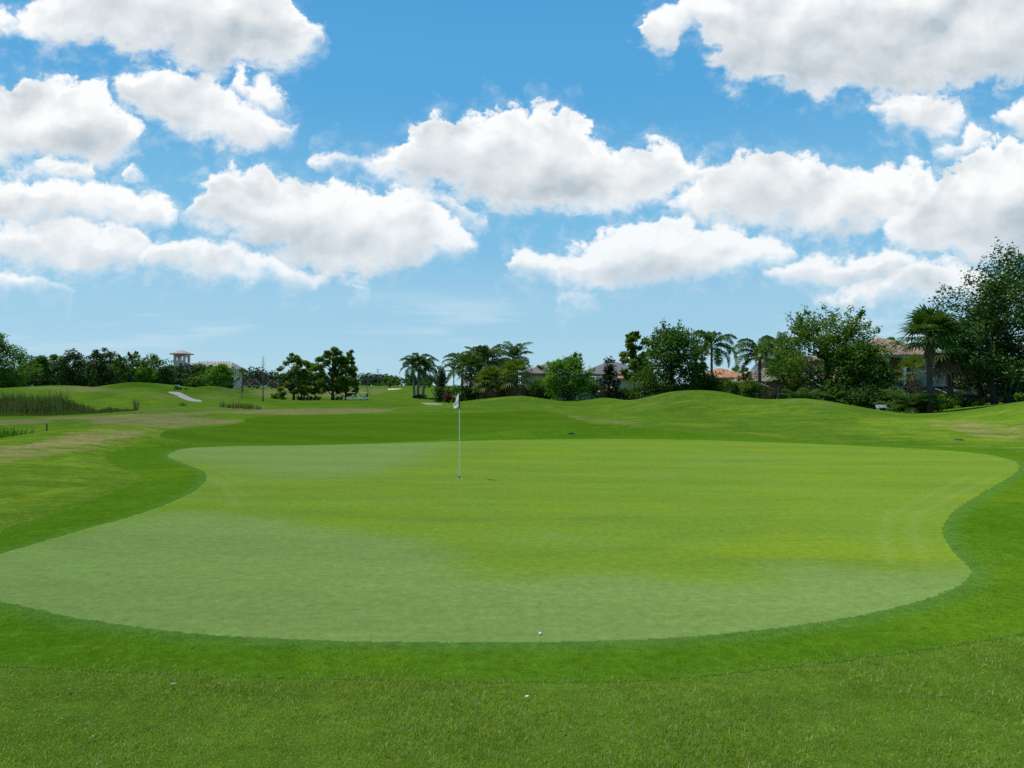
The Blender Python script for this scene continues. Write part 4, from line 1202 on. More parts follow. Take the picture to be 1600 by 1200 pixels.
# ---- big dark oak and its neighbours
T('oak_tree', 'big dark dome-shaped oak behind the highest mound', 1050, 76, 499, 57, 'oak', 250, tf=.02, n_clump=130, wisps=60, cover=6.0, limbs=20, tr=.36, size=.16, D=3.6)
QP('feathery palm drooping past the right side of the big dark oak', 1112, 84, 527, 2.9, 251, droop=2.3, hang=1.1)
T('oak_tree', 'lower mid green tree joined to the right side of the big dark oak', 1092, 78, 552, 20, 'oak', 252, tf=.08, n_clump=40, size=.19)
T('garden_tree', 'fresh green small tree behind the orange roof', 1152, 112, 570, 14, 'bright', 253, tf=.06)
GH = 'shrubs along the foot of the highest mound'
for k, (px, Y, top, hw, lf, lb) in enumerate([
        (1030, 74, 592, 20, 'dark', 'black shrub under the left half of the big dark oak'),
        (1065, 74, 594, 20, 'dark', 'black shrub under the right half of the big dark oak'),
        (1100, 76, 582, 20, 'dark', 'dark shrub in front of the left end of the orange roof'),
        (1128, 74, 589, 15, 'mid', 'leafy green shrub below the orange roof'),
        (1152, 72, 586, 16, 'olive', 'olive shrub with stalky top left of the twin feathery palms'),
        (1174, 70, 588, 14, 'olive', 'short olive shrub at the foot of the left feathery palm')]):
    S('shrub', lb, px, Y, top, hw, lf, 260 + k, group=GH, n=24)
QP('dense feathery palm left of the screened porch', 1187, 72, 541, 2.6, 270, droop=2.3, hang=1.1, dead=6)
QP('feathery palm half hidden behind the airy tree by the porch', 1216, 76, 533, 2.5, 271, droop=2.3, hang=1.0)
FP('stout-trunked palm with hanging dead leaves in front of the porch', 1219, 66, 560, 2.0, 272, dead=9, leaf='palm', n_fr=24)
# ---- airy live oak in front of the porch
T('oak_tree', 'large airy oak with a dark single trunk in front of the porch', 1292, 63, 476, 92, 'olive', 280, tf=.22, n_clump=84, wisps=140, cover=3.0, limbs=26, tr=.30, size=.14, shape='dome', D=3.6, clump_r=.26)
T('oak_tree', 'dense dark round tree filling the gap right of the airy oak', 1342, 60, 516, 48, 'oak', 281, tf=.0, n_clump=70, cover=5.4, size=.15, tr=.2, clump_r=.3)
GK = 'arching clump plants along the houses'
def CPm(label, px, Y, top, hw, seed, **kw):
    x, y, H, W = sz(px, Y, top, hw); return clump_palm('arching_plant', label, x, y, H, W, seed=seed, group=GK, **kw)
CPm('arching clump plant left of the airy oak trunk', 1258, 58, 602, 24, 290)
CPm('arching clump plant right of the airy oak trunk', 1303, 57, 608, 18, 291)
CPm('largest arching clump plant, sunlit, left of the thick fan palm trunk', 1428, 50.5, 606, 36, 292, n_fr=46)
S('shrub', 'bright leafy shrub touching the thick fan palm trunk', 1452, 54, 607, 16, 'bright', 293, n=14)
GR = 'dark shrubs below the two-storey house'
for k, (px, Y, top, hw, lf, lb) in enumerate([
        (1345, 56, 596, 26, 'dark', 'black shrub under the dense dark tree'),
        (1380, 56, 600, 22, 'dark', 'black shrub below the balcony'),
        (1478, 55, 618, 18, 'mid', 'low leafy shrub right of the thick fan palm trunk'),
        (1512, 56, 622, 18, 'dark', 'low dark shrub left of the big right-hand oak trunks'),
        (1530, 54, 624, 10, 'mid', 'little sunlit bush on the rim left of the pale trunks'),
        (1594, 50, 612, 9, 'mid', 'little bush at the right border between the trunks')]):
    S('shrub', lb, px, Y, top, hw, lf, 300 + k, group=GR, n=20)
FP('thick-trunked fan palm with criss-cross leaf bases by the two-storey house', 1452, 49.5, 491, 2.5, 310, n_fr=44, dead=0, leaf='palm')
FP('second fan palm with hanging brown leaves behind the thick-trunked one', 1484, 56, 512, 2.5, 311, n_fr=34, dead=8, leaf='dark')
FP('yellowing young fan palm left of the thick palm trunk', 1425, 58, 562, 1.9, 312, n_fr=14, dead=3, leaf='palm_y', boots=False)
T('garden_tree', 'leafy rounded tree hiding the tan roof left of the dense feathery palm', 1166, 76, 571, 15, 'oak', 325, tf=.05, n_clump=36)
T('garden_tree', 'small leafy tree in front of the balcony of the two-storey house', 1383, 60, 560, 19, 'oak', 326, tf=.05, n_clump=36)
T('garden_tree', 'rounded tree between the airy oak and the dense feathery palm', 1238, 70, 566, 20, 'mid', 327, tf=.1, n_clump=36)
# ---- huge oak at the right border
T('oak_tree', 'huge dark oak rising over the right edge of the picture', 1582, 55, 390, 102, 'oak_cool', 320, tf=.13, n_clump=120, wisps=120, cover=5.0, limbs=26, tr=.19, size=.14, D=5.0, trunks=3, clump_r=.22)
T('oak_tree', 'lower dark oak joined to the left flank of the huge oak', 1532, 60, 466, 50, 'oak_cool', 321, tf=.12, n_clump=56, wisps=40, cover=5, size=.14, tr=.2)
T('oak_tree', 'dark tree behind the trunks of the huge oak', 1590, 66, 540, 60, 'dark', 322, tf=.03, n_clump=50, size=.2)
T('garden_tree', 'treetop showing over the ridge of the two-storey house', 1392, 104, 525, 26, 'mid', 324, tf=.1)

# ================================================================ HOUSES
M_STUCCO = plain('pink_beige_stucco', (.36, .27, .20), .9, var=.08, nscale=1.5)
M_STUCCO_P = plain('pale_stucco', (.50, .46, .40), .9, var=.06, nscale=1.5)
M_STUCCO_G = plain('warm_grey_stucco', (.30, .27, .25), .9, var=.08)
M_TRIM = plain('white_trim', (.72, .71, .68), .6, var=.04)
M_FRAME = plain('bronze_frame', (.03, .026, .022), .5, var=.1)
M_BARS = plain('screen_bars', (.17, .175, .18), .5, var=.1)
M_DARKROOF = plain('pale_brown_shingle', (.16, .125, .105), .9, var=.3, nscale=4, bump=.4)
M_GREYROOF = plain('grey_shingle', (.13, .125, .125), .9, var=.25, nscale=4, bump=.4)
def glass(name, col=(.02, .024, .028)):
    m, n = material(name)
    b = n.new('ShaderNodeBsdfPrincipled'); g = n.new('ShaderNodeNewGeometry')
    n.put(b.inputs['Base Color'], n.mix(n.noise(g.outputs['Position'], 1.2, 3), col, tuple(c * 1.6 for c in col)))
    b.inputs['Roughness'].default_value = .08; b.inputs['Specular IOR Level'].default_value = .6
    o = n.new('ShaderNodeOutputMaterial'); n.l.new(b.outputs[0], o.inputs[0]); return m
M_GLASS = glass('window_glass')
def screen_mesh():
    m, n = material('insect_screen')
    d = n.new('ShaderNodeBsdfDiffuse'); d.inputs[0].default_value = (.012, .012, .013, 1)
    t = n.new('ShaderNodeBsdfTransparent'); x = n.new('ShaderNodeMixShader'); x.inputs[0].default_value = .30
    g = n.new('ShaderNodeNewGeometry')
    n.put(x.inputs[0], n.lin(n.noise(g.outputs['Position'], 3.0, 3), 0, 1, .08, .18))
    n.l.new(d.outputs[0], x.inputs[1]); n.l.new(t.outputs[0], x.inputs[2])
    o = n.new('ShaderNodeOutputMaterial'); n.l.new(x.outputs[0], o.inputs[0]); return m
M_SCREEN = screen_mesh()
def tile_mat(name, c1, c2, c3, k=5.0):
    """barrel tiles: each tile its own shade, rows of ridges"""
    m, n = material(name)
    g = n.new('ShaderNodeNewGeometry'); P = g.outputs['Position']
    v = n.new('ShaderNodeTexVoronoi'); n.put(v.inputs['Vector'], n.vmath('MULTIPLY', P, (k * .8, k * .45, k * 1.0))); v.inputs['Scale'].default_value = 1.0
    s = n.new('ShaderNodeSeparateColor'); n.l.new(v.outputs['Color'], s.inputs[0])
    c = n.mix(s.outputs[0], c1, c2); c = n.mix(n.math('GREATER_THAN', s.outputs[1], .72), c, c3)
    c = n.vmath('SCALE', c, None, n.lin(n.noise(P, .8, 4), .3, .7, .8, 1.15))
    w = n.new('ShaderNodeTexWave', bands_direction='X'); n.put(w.inputs['Vector'], P); w.inputs['Scale'].default_value = 1.1
    b = n.new('ShaderNodeBsdfPrincipled'); n.put(b.inputs['Base Color'], c); b.inputs['Roughness'].default_value = .85; b.inputs['Specular IOR Level'].default_value = .2
    bn = n.new('ShaderNodeBump'); bn.inputs['Strength'].default_value = .6; bn.inputs['Distance'].default_value = .06
    n.put(bn.inputs['Height'], w.outputs[1]); n.l.new(bn.outputs[0], b.inputs['Normal'])
    o = n.new('ShaderNodeOutputMaterial'); n.l.new(b.outputs[0], o.inputs[0]); return m
M_TILE = tile_mat('blended_clay_tiles', (.27, .175, .125), (.35, .26, .19), (.20, .10, .075))
M_TILE_TAN = tile_mat('tan_clay_tiles', (.26, .19, .14), (.32, .245, .18), (.21, .15, .11))
M_TILE_OR = tile_mat('orange_clay_tiles', (.40, .17, .09), (.46, .24, .14), (.32, .12, .07))

def window(parent, x0, x1, y, z0, z1, frame=None):
    """window on a wall that faces the camera side (-y); frame, mullion, pane"""
    f = MB(); w = .09
    f.box(x0 - w, x1 + w, y - .07, y - .002, z1, z1 + w); f.box(x0 - w, x1 + w, y - .10, y - .002, z0 - w, z0)
    f.box(x0 - w, x0, y - .07, y - .002, z0, z1); f.box(x1, x1 + w, y - .07, y - .002, z0, z1)
    xm = (x0 + x1) / 2; f.box(xm - .03, xm + .03, y - .06, y - .012, z0, z1)
    fo = f.build('window', frame or M_TRIM, parent)
    p = MB(); p.box(x0, x1, y - .03, y - .004, z0, z1); p.build('pane', M_GLASS, fo)
    return fo

def screen_room(parent, x0, x1, y0, y1, z0, ze, zt, nbay):
    """screened porch: bronze posts, pale roof bars, dark mesh"""
    fr = MB(); r = .05
    for i in range(nbay + 1):
        xx = x0 + (x1 - x0) * i / nbay
        fr.box(xx - r, xx + r, y0 - r, y0 + r, z0, ze)
    fr.box(x0 - r, x1 + r, y0 - r - .01, y0 + r + .01, ze, ze + .12)
    fr.box(x0 - r, x1 + r, y0 - r - .008, y0 + r + .008, z0 + 1.0, z0 + 1.08)
    root = fr.build('screen_porch', M_FRAME, parent)
    for i in range(nbay + 1):
        xx = x0 + (x1 - x0) * i / nbay
        b = MB(); b.tube([(xx, y0, ze + .17), (xx, y1, zt + .06)], .04, 4); b.build('roof_bar', M_BARS, root)
    s = MB(); s.add([(x0, y0 + .02, z0), (x1, y0 + .02, z0), (x1, y0 + .02, ze), (x0, y0 + .02, ze)], [(0, 1, 2, 3)])
    s.add([(x0, y0 + .02, ze + .125), (x1, y0 + .02, ze + .125), (x1, y1, zt), (x0, y1, zt)], [(0, 1, 2, 3)])
    s.build('screen_mesh', M_SCREEN, root)
    return root

def X(px, Y): return (px - CX) / F * Y
def Zp(py, Y): return zpy(py, Y)

# -- brown hip roof beyond the garden palms
h = thing('house', 'house with a brown hip roof left of the bright green tree', 'house', (X(860, 130), 132, 0), group='houses behind the mounds')
g0 = hz(X(860, 130), 132) - .3
b = MB(); b.box(-5.3, 7.5, 0, 10, g0, Zp(585, 130)); b.build('wall', M_STUCCO, h)
b = MB(); b.hip(-5.3, 7.5, 0, 10, Zp(585, 130), Zp(567, 137), over=.7, thick=.25); b.build('roof', M_DARKROOF, h)
window(h, -3, -1.4, 0, g0 + 1.2, g0 + 2.6); window(h, 2, 3.6, 0, g0 + 1.2, g0 + 2.6)
# -- upper pale wall glimpsed between the palms
h = thing('house', 'pink-beige house glimpsed behind the tallest palm of the garden', 'house', (X(787, 118), 118, 0), group='houses behind the mounds')
g0 = hz(X(787, 118), 118) - .3
b = MB(); b.box(-2.4, 2.4, 0, 6, g0, Zp(566, 118)); b.build('wall', M_STUCCO, h)
b = MB(); b.hip(-2.4, 2.4, 0, 6, Zp(566, 118), Zp(560, 121), over=.5, thick=.2); b.build('roof', M_DARKROOF, h)
window(h, -.8, .8, 0, Zp(580, 118), Zp(571, 118))
# -- long low grey-roofed house with an orange lower roof and white wall
Y0 = 104
h = thing('house', 'low house with a grey roof over a strip of orange tiles behind the slim pine', 'house', (X(975, Y0), Y0, 0), group='houses behind the mounds')
g0 = hz(X(975, Y0), Y0) - .3
b = MB(); b.box(-4.2, 4.2, 0, 9, g0, Zp(588, Y0)); b.build('wall', M_STUCCO_P, h)
b = MB(); b.hip(-6.0, 4.2, 1.5, 10, Zp(586, Y0), Zp(566, Y0 + 6), over=.6, thick=.2); b.build('roof', M_GREYROOF, h)
b = MB(); b.prism([(-1.6, Zp(592, Y0)), (1.5, Zp(588, Y0)), (1.5, Zp(586, Y0)), (-1.6, Zp(591, Y0))], 'x', -1.0, 3.6); b.build('porch_roof', M_TILE_OR, h)
window(h, -2.9, -1.5, 0, g0 + 1.1, g0 + 2.3); window(h, 1.6, 3.2, 0, g0 + 1.0, g0 + 2.2)
# -- white garden wall under the bright tree
w_ = thing('garden_wall', 'low white garden wall behind the bright green tree trunk', 'wall', (X(897, 88), 88, hz(X(897, 88), 88) - .2))
b = MB(); b.box(-1.9, 1.9, 0, .25, 0, Zp(613.5, 88) - hz(X(897, 88), 88) + .2)
for xx in (-2.05, 1.85): b.box(xx, xx + .22, -.04, .29, 0, Zp(612, 88) - hz(X(897, 88), 88) + .2)
b.build('wall_panel', M_STUCCO_P, w_)
b = MB(); b.box(-1.8, 1.8, -.03, .28, Zp(613.5, 88) - hz(X(897, 88), 88) + .2, Zp(613.5, 88) - hz(X(897, 88), 88) + .27); b.build('coping', M_STUCCO_P, w_)
# -- orange-tiled house
Y0 = 96
h = thing('house', 'house with a bright orange tiled hip roof right of the big dark oak', 'house', (X(1132, Y0), Y0, 0), group='houses behind the mounds')
g0 = hz(X(1132, Y0), Y0) - .3
b = MB(); b.box(-2.6, 3.4, 0, 8, g0, Zp(592, Y0)); b.build('wall', M_STUCCO, h)
b = MB(); b.hip(-2.6, 3.4, 0, 8, Zp(592, Y0), Zp(575, Y0 + 3), over=.6, thick=.2); b.build('roof', M_TILE_OR, h)
b = MB(); b.hip(2.9, 6.8, 2, 8, Zp(592, Y0), Zp(580, Y0 + 4), over=.4, thick=.2); b.build('side_roof', M_TILE_TAN, h)
window(h, -1.9, -.6, 0, Zp(604, Y0), Zp(596, Y0)); window(h, .6, 2.2, 0, Zp(604, Y0), Zp(596, Y0))
# -- tan-tiled house with the screened porch
Y0 = 80
h = thing('house', 'tan-tiled house with a dark screened porch behind the airy oak', 'house', (X(1250, Y0), Y0, 0), group='houses behind the mounds')
g0 = hz(X(1250, Y0), Y0) - .3
def hx(px): return X(px, Y0) - X(1250, Y0)
b = MB(); b.box(hx(1192), hx(1336), 1.2, 11, g0, Zp(598, Y0)); b.build('wall', M_STUCCO, h)
b = MB(); b.hip(hx(1192), hx(1330), 1.2, 11, Zp(598, Y0), Zp(574, Y0 + 6), over=.6, thick=.2, inset=3.2); b.build('roof', M_TILE_TAN, h)
up = MB(); up.box(hx(1236), hx(1320), 4.4, 10, Zp(592, Y0 + 4), Zp(566, Y0 + 4)); upo = up.build('upper_wall', M_STUCCO, h)
window(upo, hx(1253) + 1.0, hx(1274) + 1.0, 4.4, Zp(586, Y0 + 4), Zp(574, Y0 + 4))
b = MB(); b.hip(hx(1236), hx(1320), 4.4, 10, Zp(566, Y0 + 4), Zp(552, Y0 + 7), over=.5, thick=.2); b.build('upper_roof', M_TILE_TAN, h)
screen_room(h, hx(1194), hx(1300), -3.2, 1.0, g0, Zp(611, Y0 - 3.2), Zp(600, Y0 + 1), 5)
b = MB(); b.box(hx(1306), hx(1322), -5.5, 1.1, g0, Zp(594, Y0 - 5)); b.build('side_wall', M_STUCCO_G, h)
b = MB(); b.box(hx(1322.3), hx(1326), -5.56, -5.2, g0, Zp(612, Y0 - 5)); b.build('wall_end', M_TRIM, h)
# -- two-storey house on the right
Y0 = 78
h = thing('house', 'two-storey house with red-brown blended roof tiles and a balcony at the right', 'house', (X(1430, Y0), Y0, 0), group='houses behind the mounds')
g0 = hz(X(1430, Y0), Y0) - .3
def hx(px): return X(px, Y0) - X(1430, Y0)
b = MB(); b.box(hx(1340), hx(1384), 0, 10, g0, Zp(557, Y0)); b.box(hx(1384), hx(1423), 2.4, 10, g0, Zp(557, Y0)); b.box(hx(1423), hx(1480), 0, 10, g0, Zp(557, Y0)); b.build('wall', M_STUCCO, h)
b = MB(); b.hip(hx(1340), hx(1480), 0, 10, Zp(557, Y0), Zp(527, Y0 + 5), over=.6, thick=.22); b.build('roof', M_TILE, h)
b = MB(); b.box(hx(1336), hx(1484), -.66, -.5, Zp(558.5, Y0), Zp(556, Y0) - .03); b.build('gutter', plain('green_gutter', (.16, .2, .17), .5), h)
bal = MB(); bal.box(hx(1384), hx(1423), -.5, 2.4, Zp(606, Y0), Zp(604, Y0)); bo = bal.build('balcony', M_STUCCO_G, h)
for (xa, xb) in ((1409.5, 1413), (1384.4, 1386)):
    c = MB(); c.box(hx(xa), hx(xb), -.4, -.1, Zp(604, Y0), Zp(557.5, Y0)); c.build('column', M_TRIM, bo)
r = MB(); r.box(hx(1386.2), hx(1409.3), -.32, -.26, Zp(600.5, Y0), Zp(599.4, Y0))
for q in range(14): xx = hx(1387) + (hx(1409) - hx(1387)) * q / 13; r.box(xx - .015, xx + .015, -.31, -.27, Zp(604, Y0), Zp(600.6, Y0))
r.build('railing', M_FRAME, bo)
dr = window(h, hx(1390), hx(1406), 2.4, Zp(603, Y0 + 2.4), Zp(572, Y0 + 2.4), M_FRAME)
window(h, hx(1348), hx(1364), 0, Zp(590, Y0), Zp(572, Y0)); window(h, hx(1452), hx(1462), 0, Zp(592, Y0), Zp(575, Y0))
b = MB(); b.box(hx(1480.2), hx(1700), 1.2, 9, g0, Zp(606, Y0)); b.build('wing_wall', M_STUCCO, h)
b = MB(); b.hip(hx(1482), hx(1700), 1.2, 9, Zp(606, Y0), Zp(588, Y0 + 5), over=.5, thick=.2); b.build('wing_roof', M_TILE, h)
screen_room(h, hx(1424), hx(1640), -3.4, -.1, g0, Zp(617, Y0 - 3.4), Zp(604, Y0), 8)
b = MB(); b.box(hx(1364), hx(1423.5), -2.6, -.05, g0, Zp(615, Y0 - 2.6)); b.build('ground_floor_bay', M_STUCCO_G, h)
# white garden bench-like box at the foot of the dark tree
w_ = thing('garden_bench', 'small white garden bench at the foot of the dense dark tree', 'bench', (X(1381, 52), 52, hz(X(1381, 52), 52)))
w_.scale = (.8, .8, .5)
b = MB(); b.box(-.5, .5, 0, .42, .36, .44); b.build('seat', M_TRIM, w_)
b = MB(); b.box(-.5, .5, .42, .48, .5, .85); b.build('backrest', M_TRIM, w_)
for sx in (-.45, .37):
    for sy in (.02, .34):
        b = MB(); b.box(sx, sx + .08, sy, sy + .08, -.1, .358); b.build('leg', M_TRIM, w_)

# ================================================================ CLUBHOUSE, far left
Y0 = 340
M_CLUB = plain('clubhouse_stucco', (.80, .55, .43), .9, var=.06, nscale=.4)
M_CLUBROOF = tile_mat('clubhouse_tiles', (.33, .28, .225), (.39, .335, .27), (.27, .225, .18), 1.6)
h = thing('clubhouse', 'far pink clubhouse with an open arched lookout tower', 'clubhouse', (X(280, Y0), Y0, 0))
g0 = hz(X(280, Y0), Y0) - 1
k = Y0 / F
def hx(px): return (px - 280) * k
def tz(py): return Zp(py, Y0)
b = MB(); b.box(hx(272), hx(356), 2, 18, g0, tz(577)); b.build('wall', M_CLUB, h)
b = MB(); b.hip(hx(286), hx(357), 2, 18, tz(577), tz(565), over=1.0, thick=.5, inset=3.0); b.build('roof', M_CLUBROOF, h)
rail = MB()
for i in range(12): xx = hx(297) + (hx(345) - hx(297)) * i / 11; rail.box(xx - .2, xx + .2, 9.8, 10.2, tz(565.2), tz(563.4))
rail.box(hx(296), hx(346), 9.85, 10.15, tz(565.9), tz(565.2)); rail.build('roof_crest', M_CLUB, h)
for px in (300, 318, 336, 350): window(h, hx(px) - .9, hx(px) + .9, 2, tz(590), tz(582))
tw = MB(); a = hx(289); c0 = hx(271)
tw.box(c0, a, 0, a - c0, g0, tz(566)); 
tr_ = tw.build('tower', M_CLUB, h)
pr = MB(); p = 1.0; za, zb = tz(566), tz(553.8); d = a - c0
for (xx, yy) in ((c0, 0), (a - p, 0), (c0, d - p), (a - p, d - p)): pr.box(xx, xx + p, yy, yy + p, za, zb)
def arch(n=8):
    x0, x1 = c0 + p, a - p; w = (x1 - x0) / 2; zs = tz(558.5); zt2 = zb
    top = [(x0, zt2), (x1, zt2)]
    cur = [(x1 - w + w * math.cos(q), zs + min(zt2 - zs - .4, w * .62 * math.sin(q) + .0)) for q in np.linspace(0, PI, n)]
    return [(x0, zt2)] + [(x0, zs)] + [(q[0], q[1]) for q in cur[::-1][1:-1]] + [(x1, zs), (x1, zt2)]
poly = arch()
for yy in (.2, d - .8): pr.prism(poly[::-1], 'y', yy, yy + .6)
pr.box(c0 + .2, c0 + .8, p, d - p, zb - 1.3, zb - .01); pr.box(a - .8, a - .2, p, d - p, zb - 1.3, zb - .01)
for xx in (c0 + d / 2 - 1.1, c0 + d / 2 + .8): pr.box(xx, xx + .3, .3, .6, za, tz(557))
pr.box(c0 + .01, a - .01, .15, .45, za, za + .9)
pr.build('belfry', M_CLUB, tr_)
b = MB(); b.hip(c0, a, 0, d, zb, tz(546.5), over=1.3, thick=.45, inset=d / 2 + 1.29); b.build('tower_roof', M_CLUBROOF, tr_)
# white pavilion
Y0 = 260
h = thing('pavilion', 'small white flat-roofed pavilion right of the clubhouse', 'pavilion', (X(369, Y0), Y0, hz(X(369, Y0), Y0) - .3))
zr = Zp(577, Y0) - hz(X(369, Y0), Y0) + .3; zm = Zp(589, Y0) - hz(X(369, Y0), Y0) + .3
for xx in (-.9, .6):
    for yy in (0, 2.6):
        b = MB(); b.box(xx, xx + .15, yy, yy + .15, 0, zr); b.build('post', M_STUCCO_P, h)
b = MB(); b.box(-1.1, 1.1, -.3, 3.2, zr, zr + .25); b.build('roof', M_TRIM, h)
b = MB(); b.box(-1.2, 1.2, -.4, 3.1, zm, zm + .2); b.build('balcony', M_TRIM, h)
# slender utility mast on the horizon
x, y = pxy(590.5, 420)
h = thing('utility_pole', 'slender grey utility mast on the horizon beyond the fairway', 'pole', (x, y, hz(x, y)))
b = MB(); b.tube([(0, 0, 0), (0, 0, 10.5)], [.22, .12], 8); b.build('pole', M_BARS, h)
for zc in (8.3, 9.6):
    b = MB(); b.box(-1.1, 1.1, -.1, .1, zc, zc + .22); b.build('crossarm', M_BARS, h)
# ================================================================ REEDS, WEEDS
def blade_patch(name, poly_px, n, h0, h1, w, mat, seed, lift_y=None):
    r_ = np.random.default_rng(seed)
    pl = np.array([pxy(px, Y) for px, Y in poly_px])
    lo, hi = pl.min(0), pl.max(0); P = r_.uniform(lo, hi, (n * 3, 2)); sd = sdf(pl, P); P = P[sd < 0][:n]; sd = sd[sd < 0][:n]
    m = len(P); z = height(P[:, 0], P[:, 1])
    edge = np.clip(-sd / 2.5, .35, 1)
    nzh = .8 + .35 * np.sin(P[:, 0] * .55 + 2 * np.sin(P[:, 1] * .4)) * np.cos(P[:, 1] * .5 + P[:, 0] * .21)
    h = r_.uniform(h0, h1, m) * edge * nzh
    az = r_.uniform(0, 2 * PI, m); la = r_.uniform(0, 2 * PI, m); ln = r_.uniform(.03, .24, m) * h
    ww = w * r_.uniform(.6, 1.4, m)
    c = np.stack([P[:, 0], P[:, 1], z - .05], 1); s = np.stack([np.cos(az), np.sin(az), 0 * az], 1) * ww[:, None] / 2
    l = np.stack([np.cos(la) * ln, np.sin(la) * ln, 0 * la], 1); up = np.array([0, 0, 1.])
    m1 = c + l * .3 + up * (h * .62)[:, None]; t = c + l + up * h[:, None]
    V = np.stack([c - s, c + s, m1 + s * .8, m1 - s * .8, m1 - s * .8, m1 + s * .8, t + s * .1, t - s * .1], 1).reshape(-1, 3)
    return mesh_quads(name, V, LEAF[mat], None)
o = blade_patch('reed_bed', [(-420, 66), (-150, 62), (0, 62), (60, 62), (110, 63), (135, 66), (150, 72), (120, 80), (40, 84), (-100, 86), (-400, 84)], 42000, 1.2, 2.5, .055, 'reed', 401)
tag(o, kind='stuff')
o = blade_patch('reed_bed', [(110, 66), (150, 65), (185, 66.5), (214, 70), (200, 75), (150, 74)], 4200, .45, 1.15, .06, 'reed', 402); tag(o, kind='stuff')
o = blade_patch('pond_grass', [(-200, 59.5), (0, 59.5), (80, 60), (140, 62), (175, 64), (120, 64), (0, 62.5), (-200, 62.5)], 7000, .35, .8, .05, 'mid', 403); tag(o, kind='stuff')
def tuft(name, label, cat, px, Y, h, n, mat, seed, group=None, w=.05, spread=.5):
    r_ = np.random.default_rng(seed); x, y = pxy(px, Y)
    t = thing(name, label, cat, (x, y, hz(x, y) - .02), group=group)
    P = r_.normal(size=(n, 2)) * spread * .5; hh_ = h * r_.uniform(.5, 1.1, n)
    az = r_.uniform(0, 2 * PI, n); la = r_.uniform(0, 2 * PI, n); ln = r_.uniform(.05, .3, n) * hh_
    c = np.stack([P[:, 0], P[:, 1], 0 * az], 1); s = np.stack([np.cos(az), np.sin(az), 0 * az], 1) * w / 2
    l = np.stack([np.cos(la) * ln, np.sin(la) * ln, 0 * la], 1); up = np.array([0, 0, 1.])
    m1 = c + l * .35 + up * (hh_ * .6)[:, None]; e = c + l + up * hh_[:, None]
    V = np.stack([c - s, c + s, m1 + s * .9, m1 - s * .9, m1 - s * .9, m1 + s * .9, e + s * .15, e - s * .15], 1).reshape(-1, 3)
    mesh_quads('blades', V, LEAF[mat], t)
    return t
tuft('marsh_plant', 'broad-leaved green marsh plants in the ditch at the left edge', 'marsh plant', 2, 37, .9, 260, 'bright', 410, w=.09, spread=1.5)
tuft('marsh_plant', 'smaller green marsh plants right of the broad-leaved ones in the ditch', 'marsh plant', 18, 37, .5, 130, 'mid', 411, w=.06, spread=.9)
tuft('marsh_plant', 'dense green marsh plants partly cut off by the left edge', 'marsh plant', -24, 37.5, .95, 220, 'bright', 412, w=.09, spread=1.5)
GWD = 'dry weed tufts on the waste strip beyond the fairway'
for k, (px, Y, h, lb) in enumerate([(212, 73, 1.3, 'lone dry weed at the right tip of the reed bed'), (349, 78, .75, 'first dry weed tuft from the left on the waste strip'),
        (358, 77, .6, 'low pale weed tuft second from the left on the waste strip'), (367, 76, .85, 'tall brown weed tuft in the middle of the waste strip'), (376, 77, .6, 'short weed tuft right of the tall brown one'),
        (383, 75, .7, 'bushy weed tuft fifth from the left on the waste strip'), (392, 75, .75, 'upright weed tuft near the right end of the waste strip'), (403, 74, .55, 'last small dark weed tuft at the right end of the waste strip'),
        (285, 80, .45, 'faint small weed tuft below the concrete path')]):
    tuft('weed_tuft', lb, 'weed', px, Y, h, 46, 'dryweed' if k % 3 != 2 else 'olive', 420 + k, group=GWD, w=.04, spread=.38)

# ================================================================ FLAGSTICK, HOLE, BALLS
M_WHITE = plain('white_fibreglass', (.80, .80, .77), .35, var=.03, nscale=8)
M_BLACKGREEN = plain('dark_green_paint', (.012, .03, .02), .4, var=.1)
M_BALL = plain('golf_ball_white', (.62, .62, .58), .3, var=.02, nscale=30)
px0, py0 = 718, 748
gx, gy = hit(px0, py0)
gz = .0038
PH = 136.0 / F * gy
fs = thing('flagstick', 'white golf flagstick with a limp white flag on the green', 'flagstick', (gx, gy, gz))
b = MB(); zc = PH * .80
b.lathe([(.0085, -.05), (.0085, zc)], k=12); b.build('pole', M_WHITE, fs, smooth=True)
b = MB(); b.lathe([(.0105, zc + .001), (.0115, zc + .02), (.0115, PH - .02), (.008, PH), (0, PH + .004)], k=12); b.build('upper_sleeve', M_BLACKGREEN, fs, smooth=True)
b = MB(); b.lathe([(.0085, 0), (.016, .001), (.016, .055), (.012, .07), (.0085, .072)], k=14); b.build('ferrule', M_BARS, fs, smooth=True)
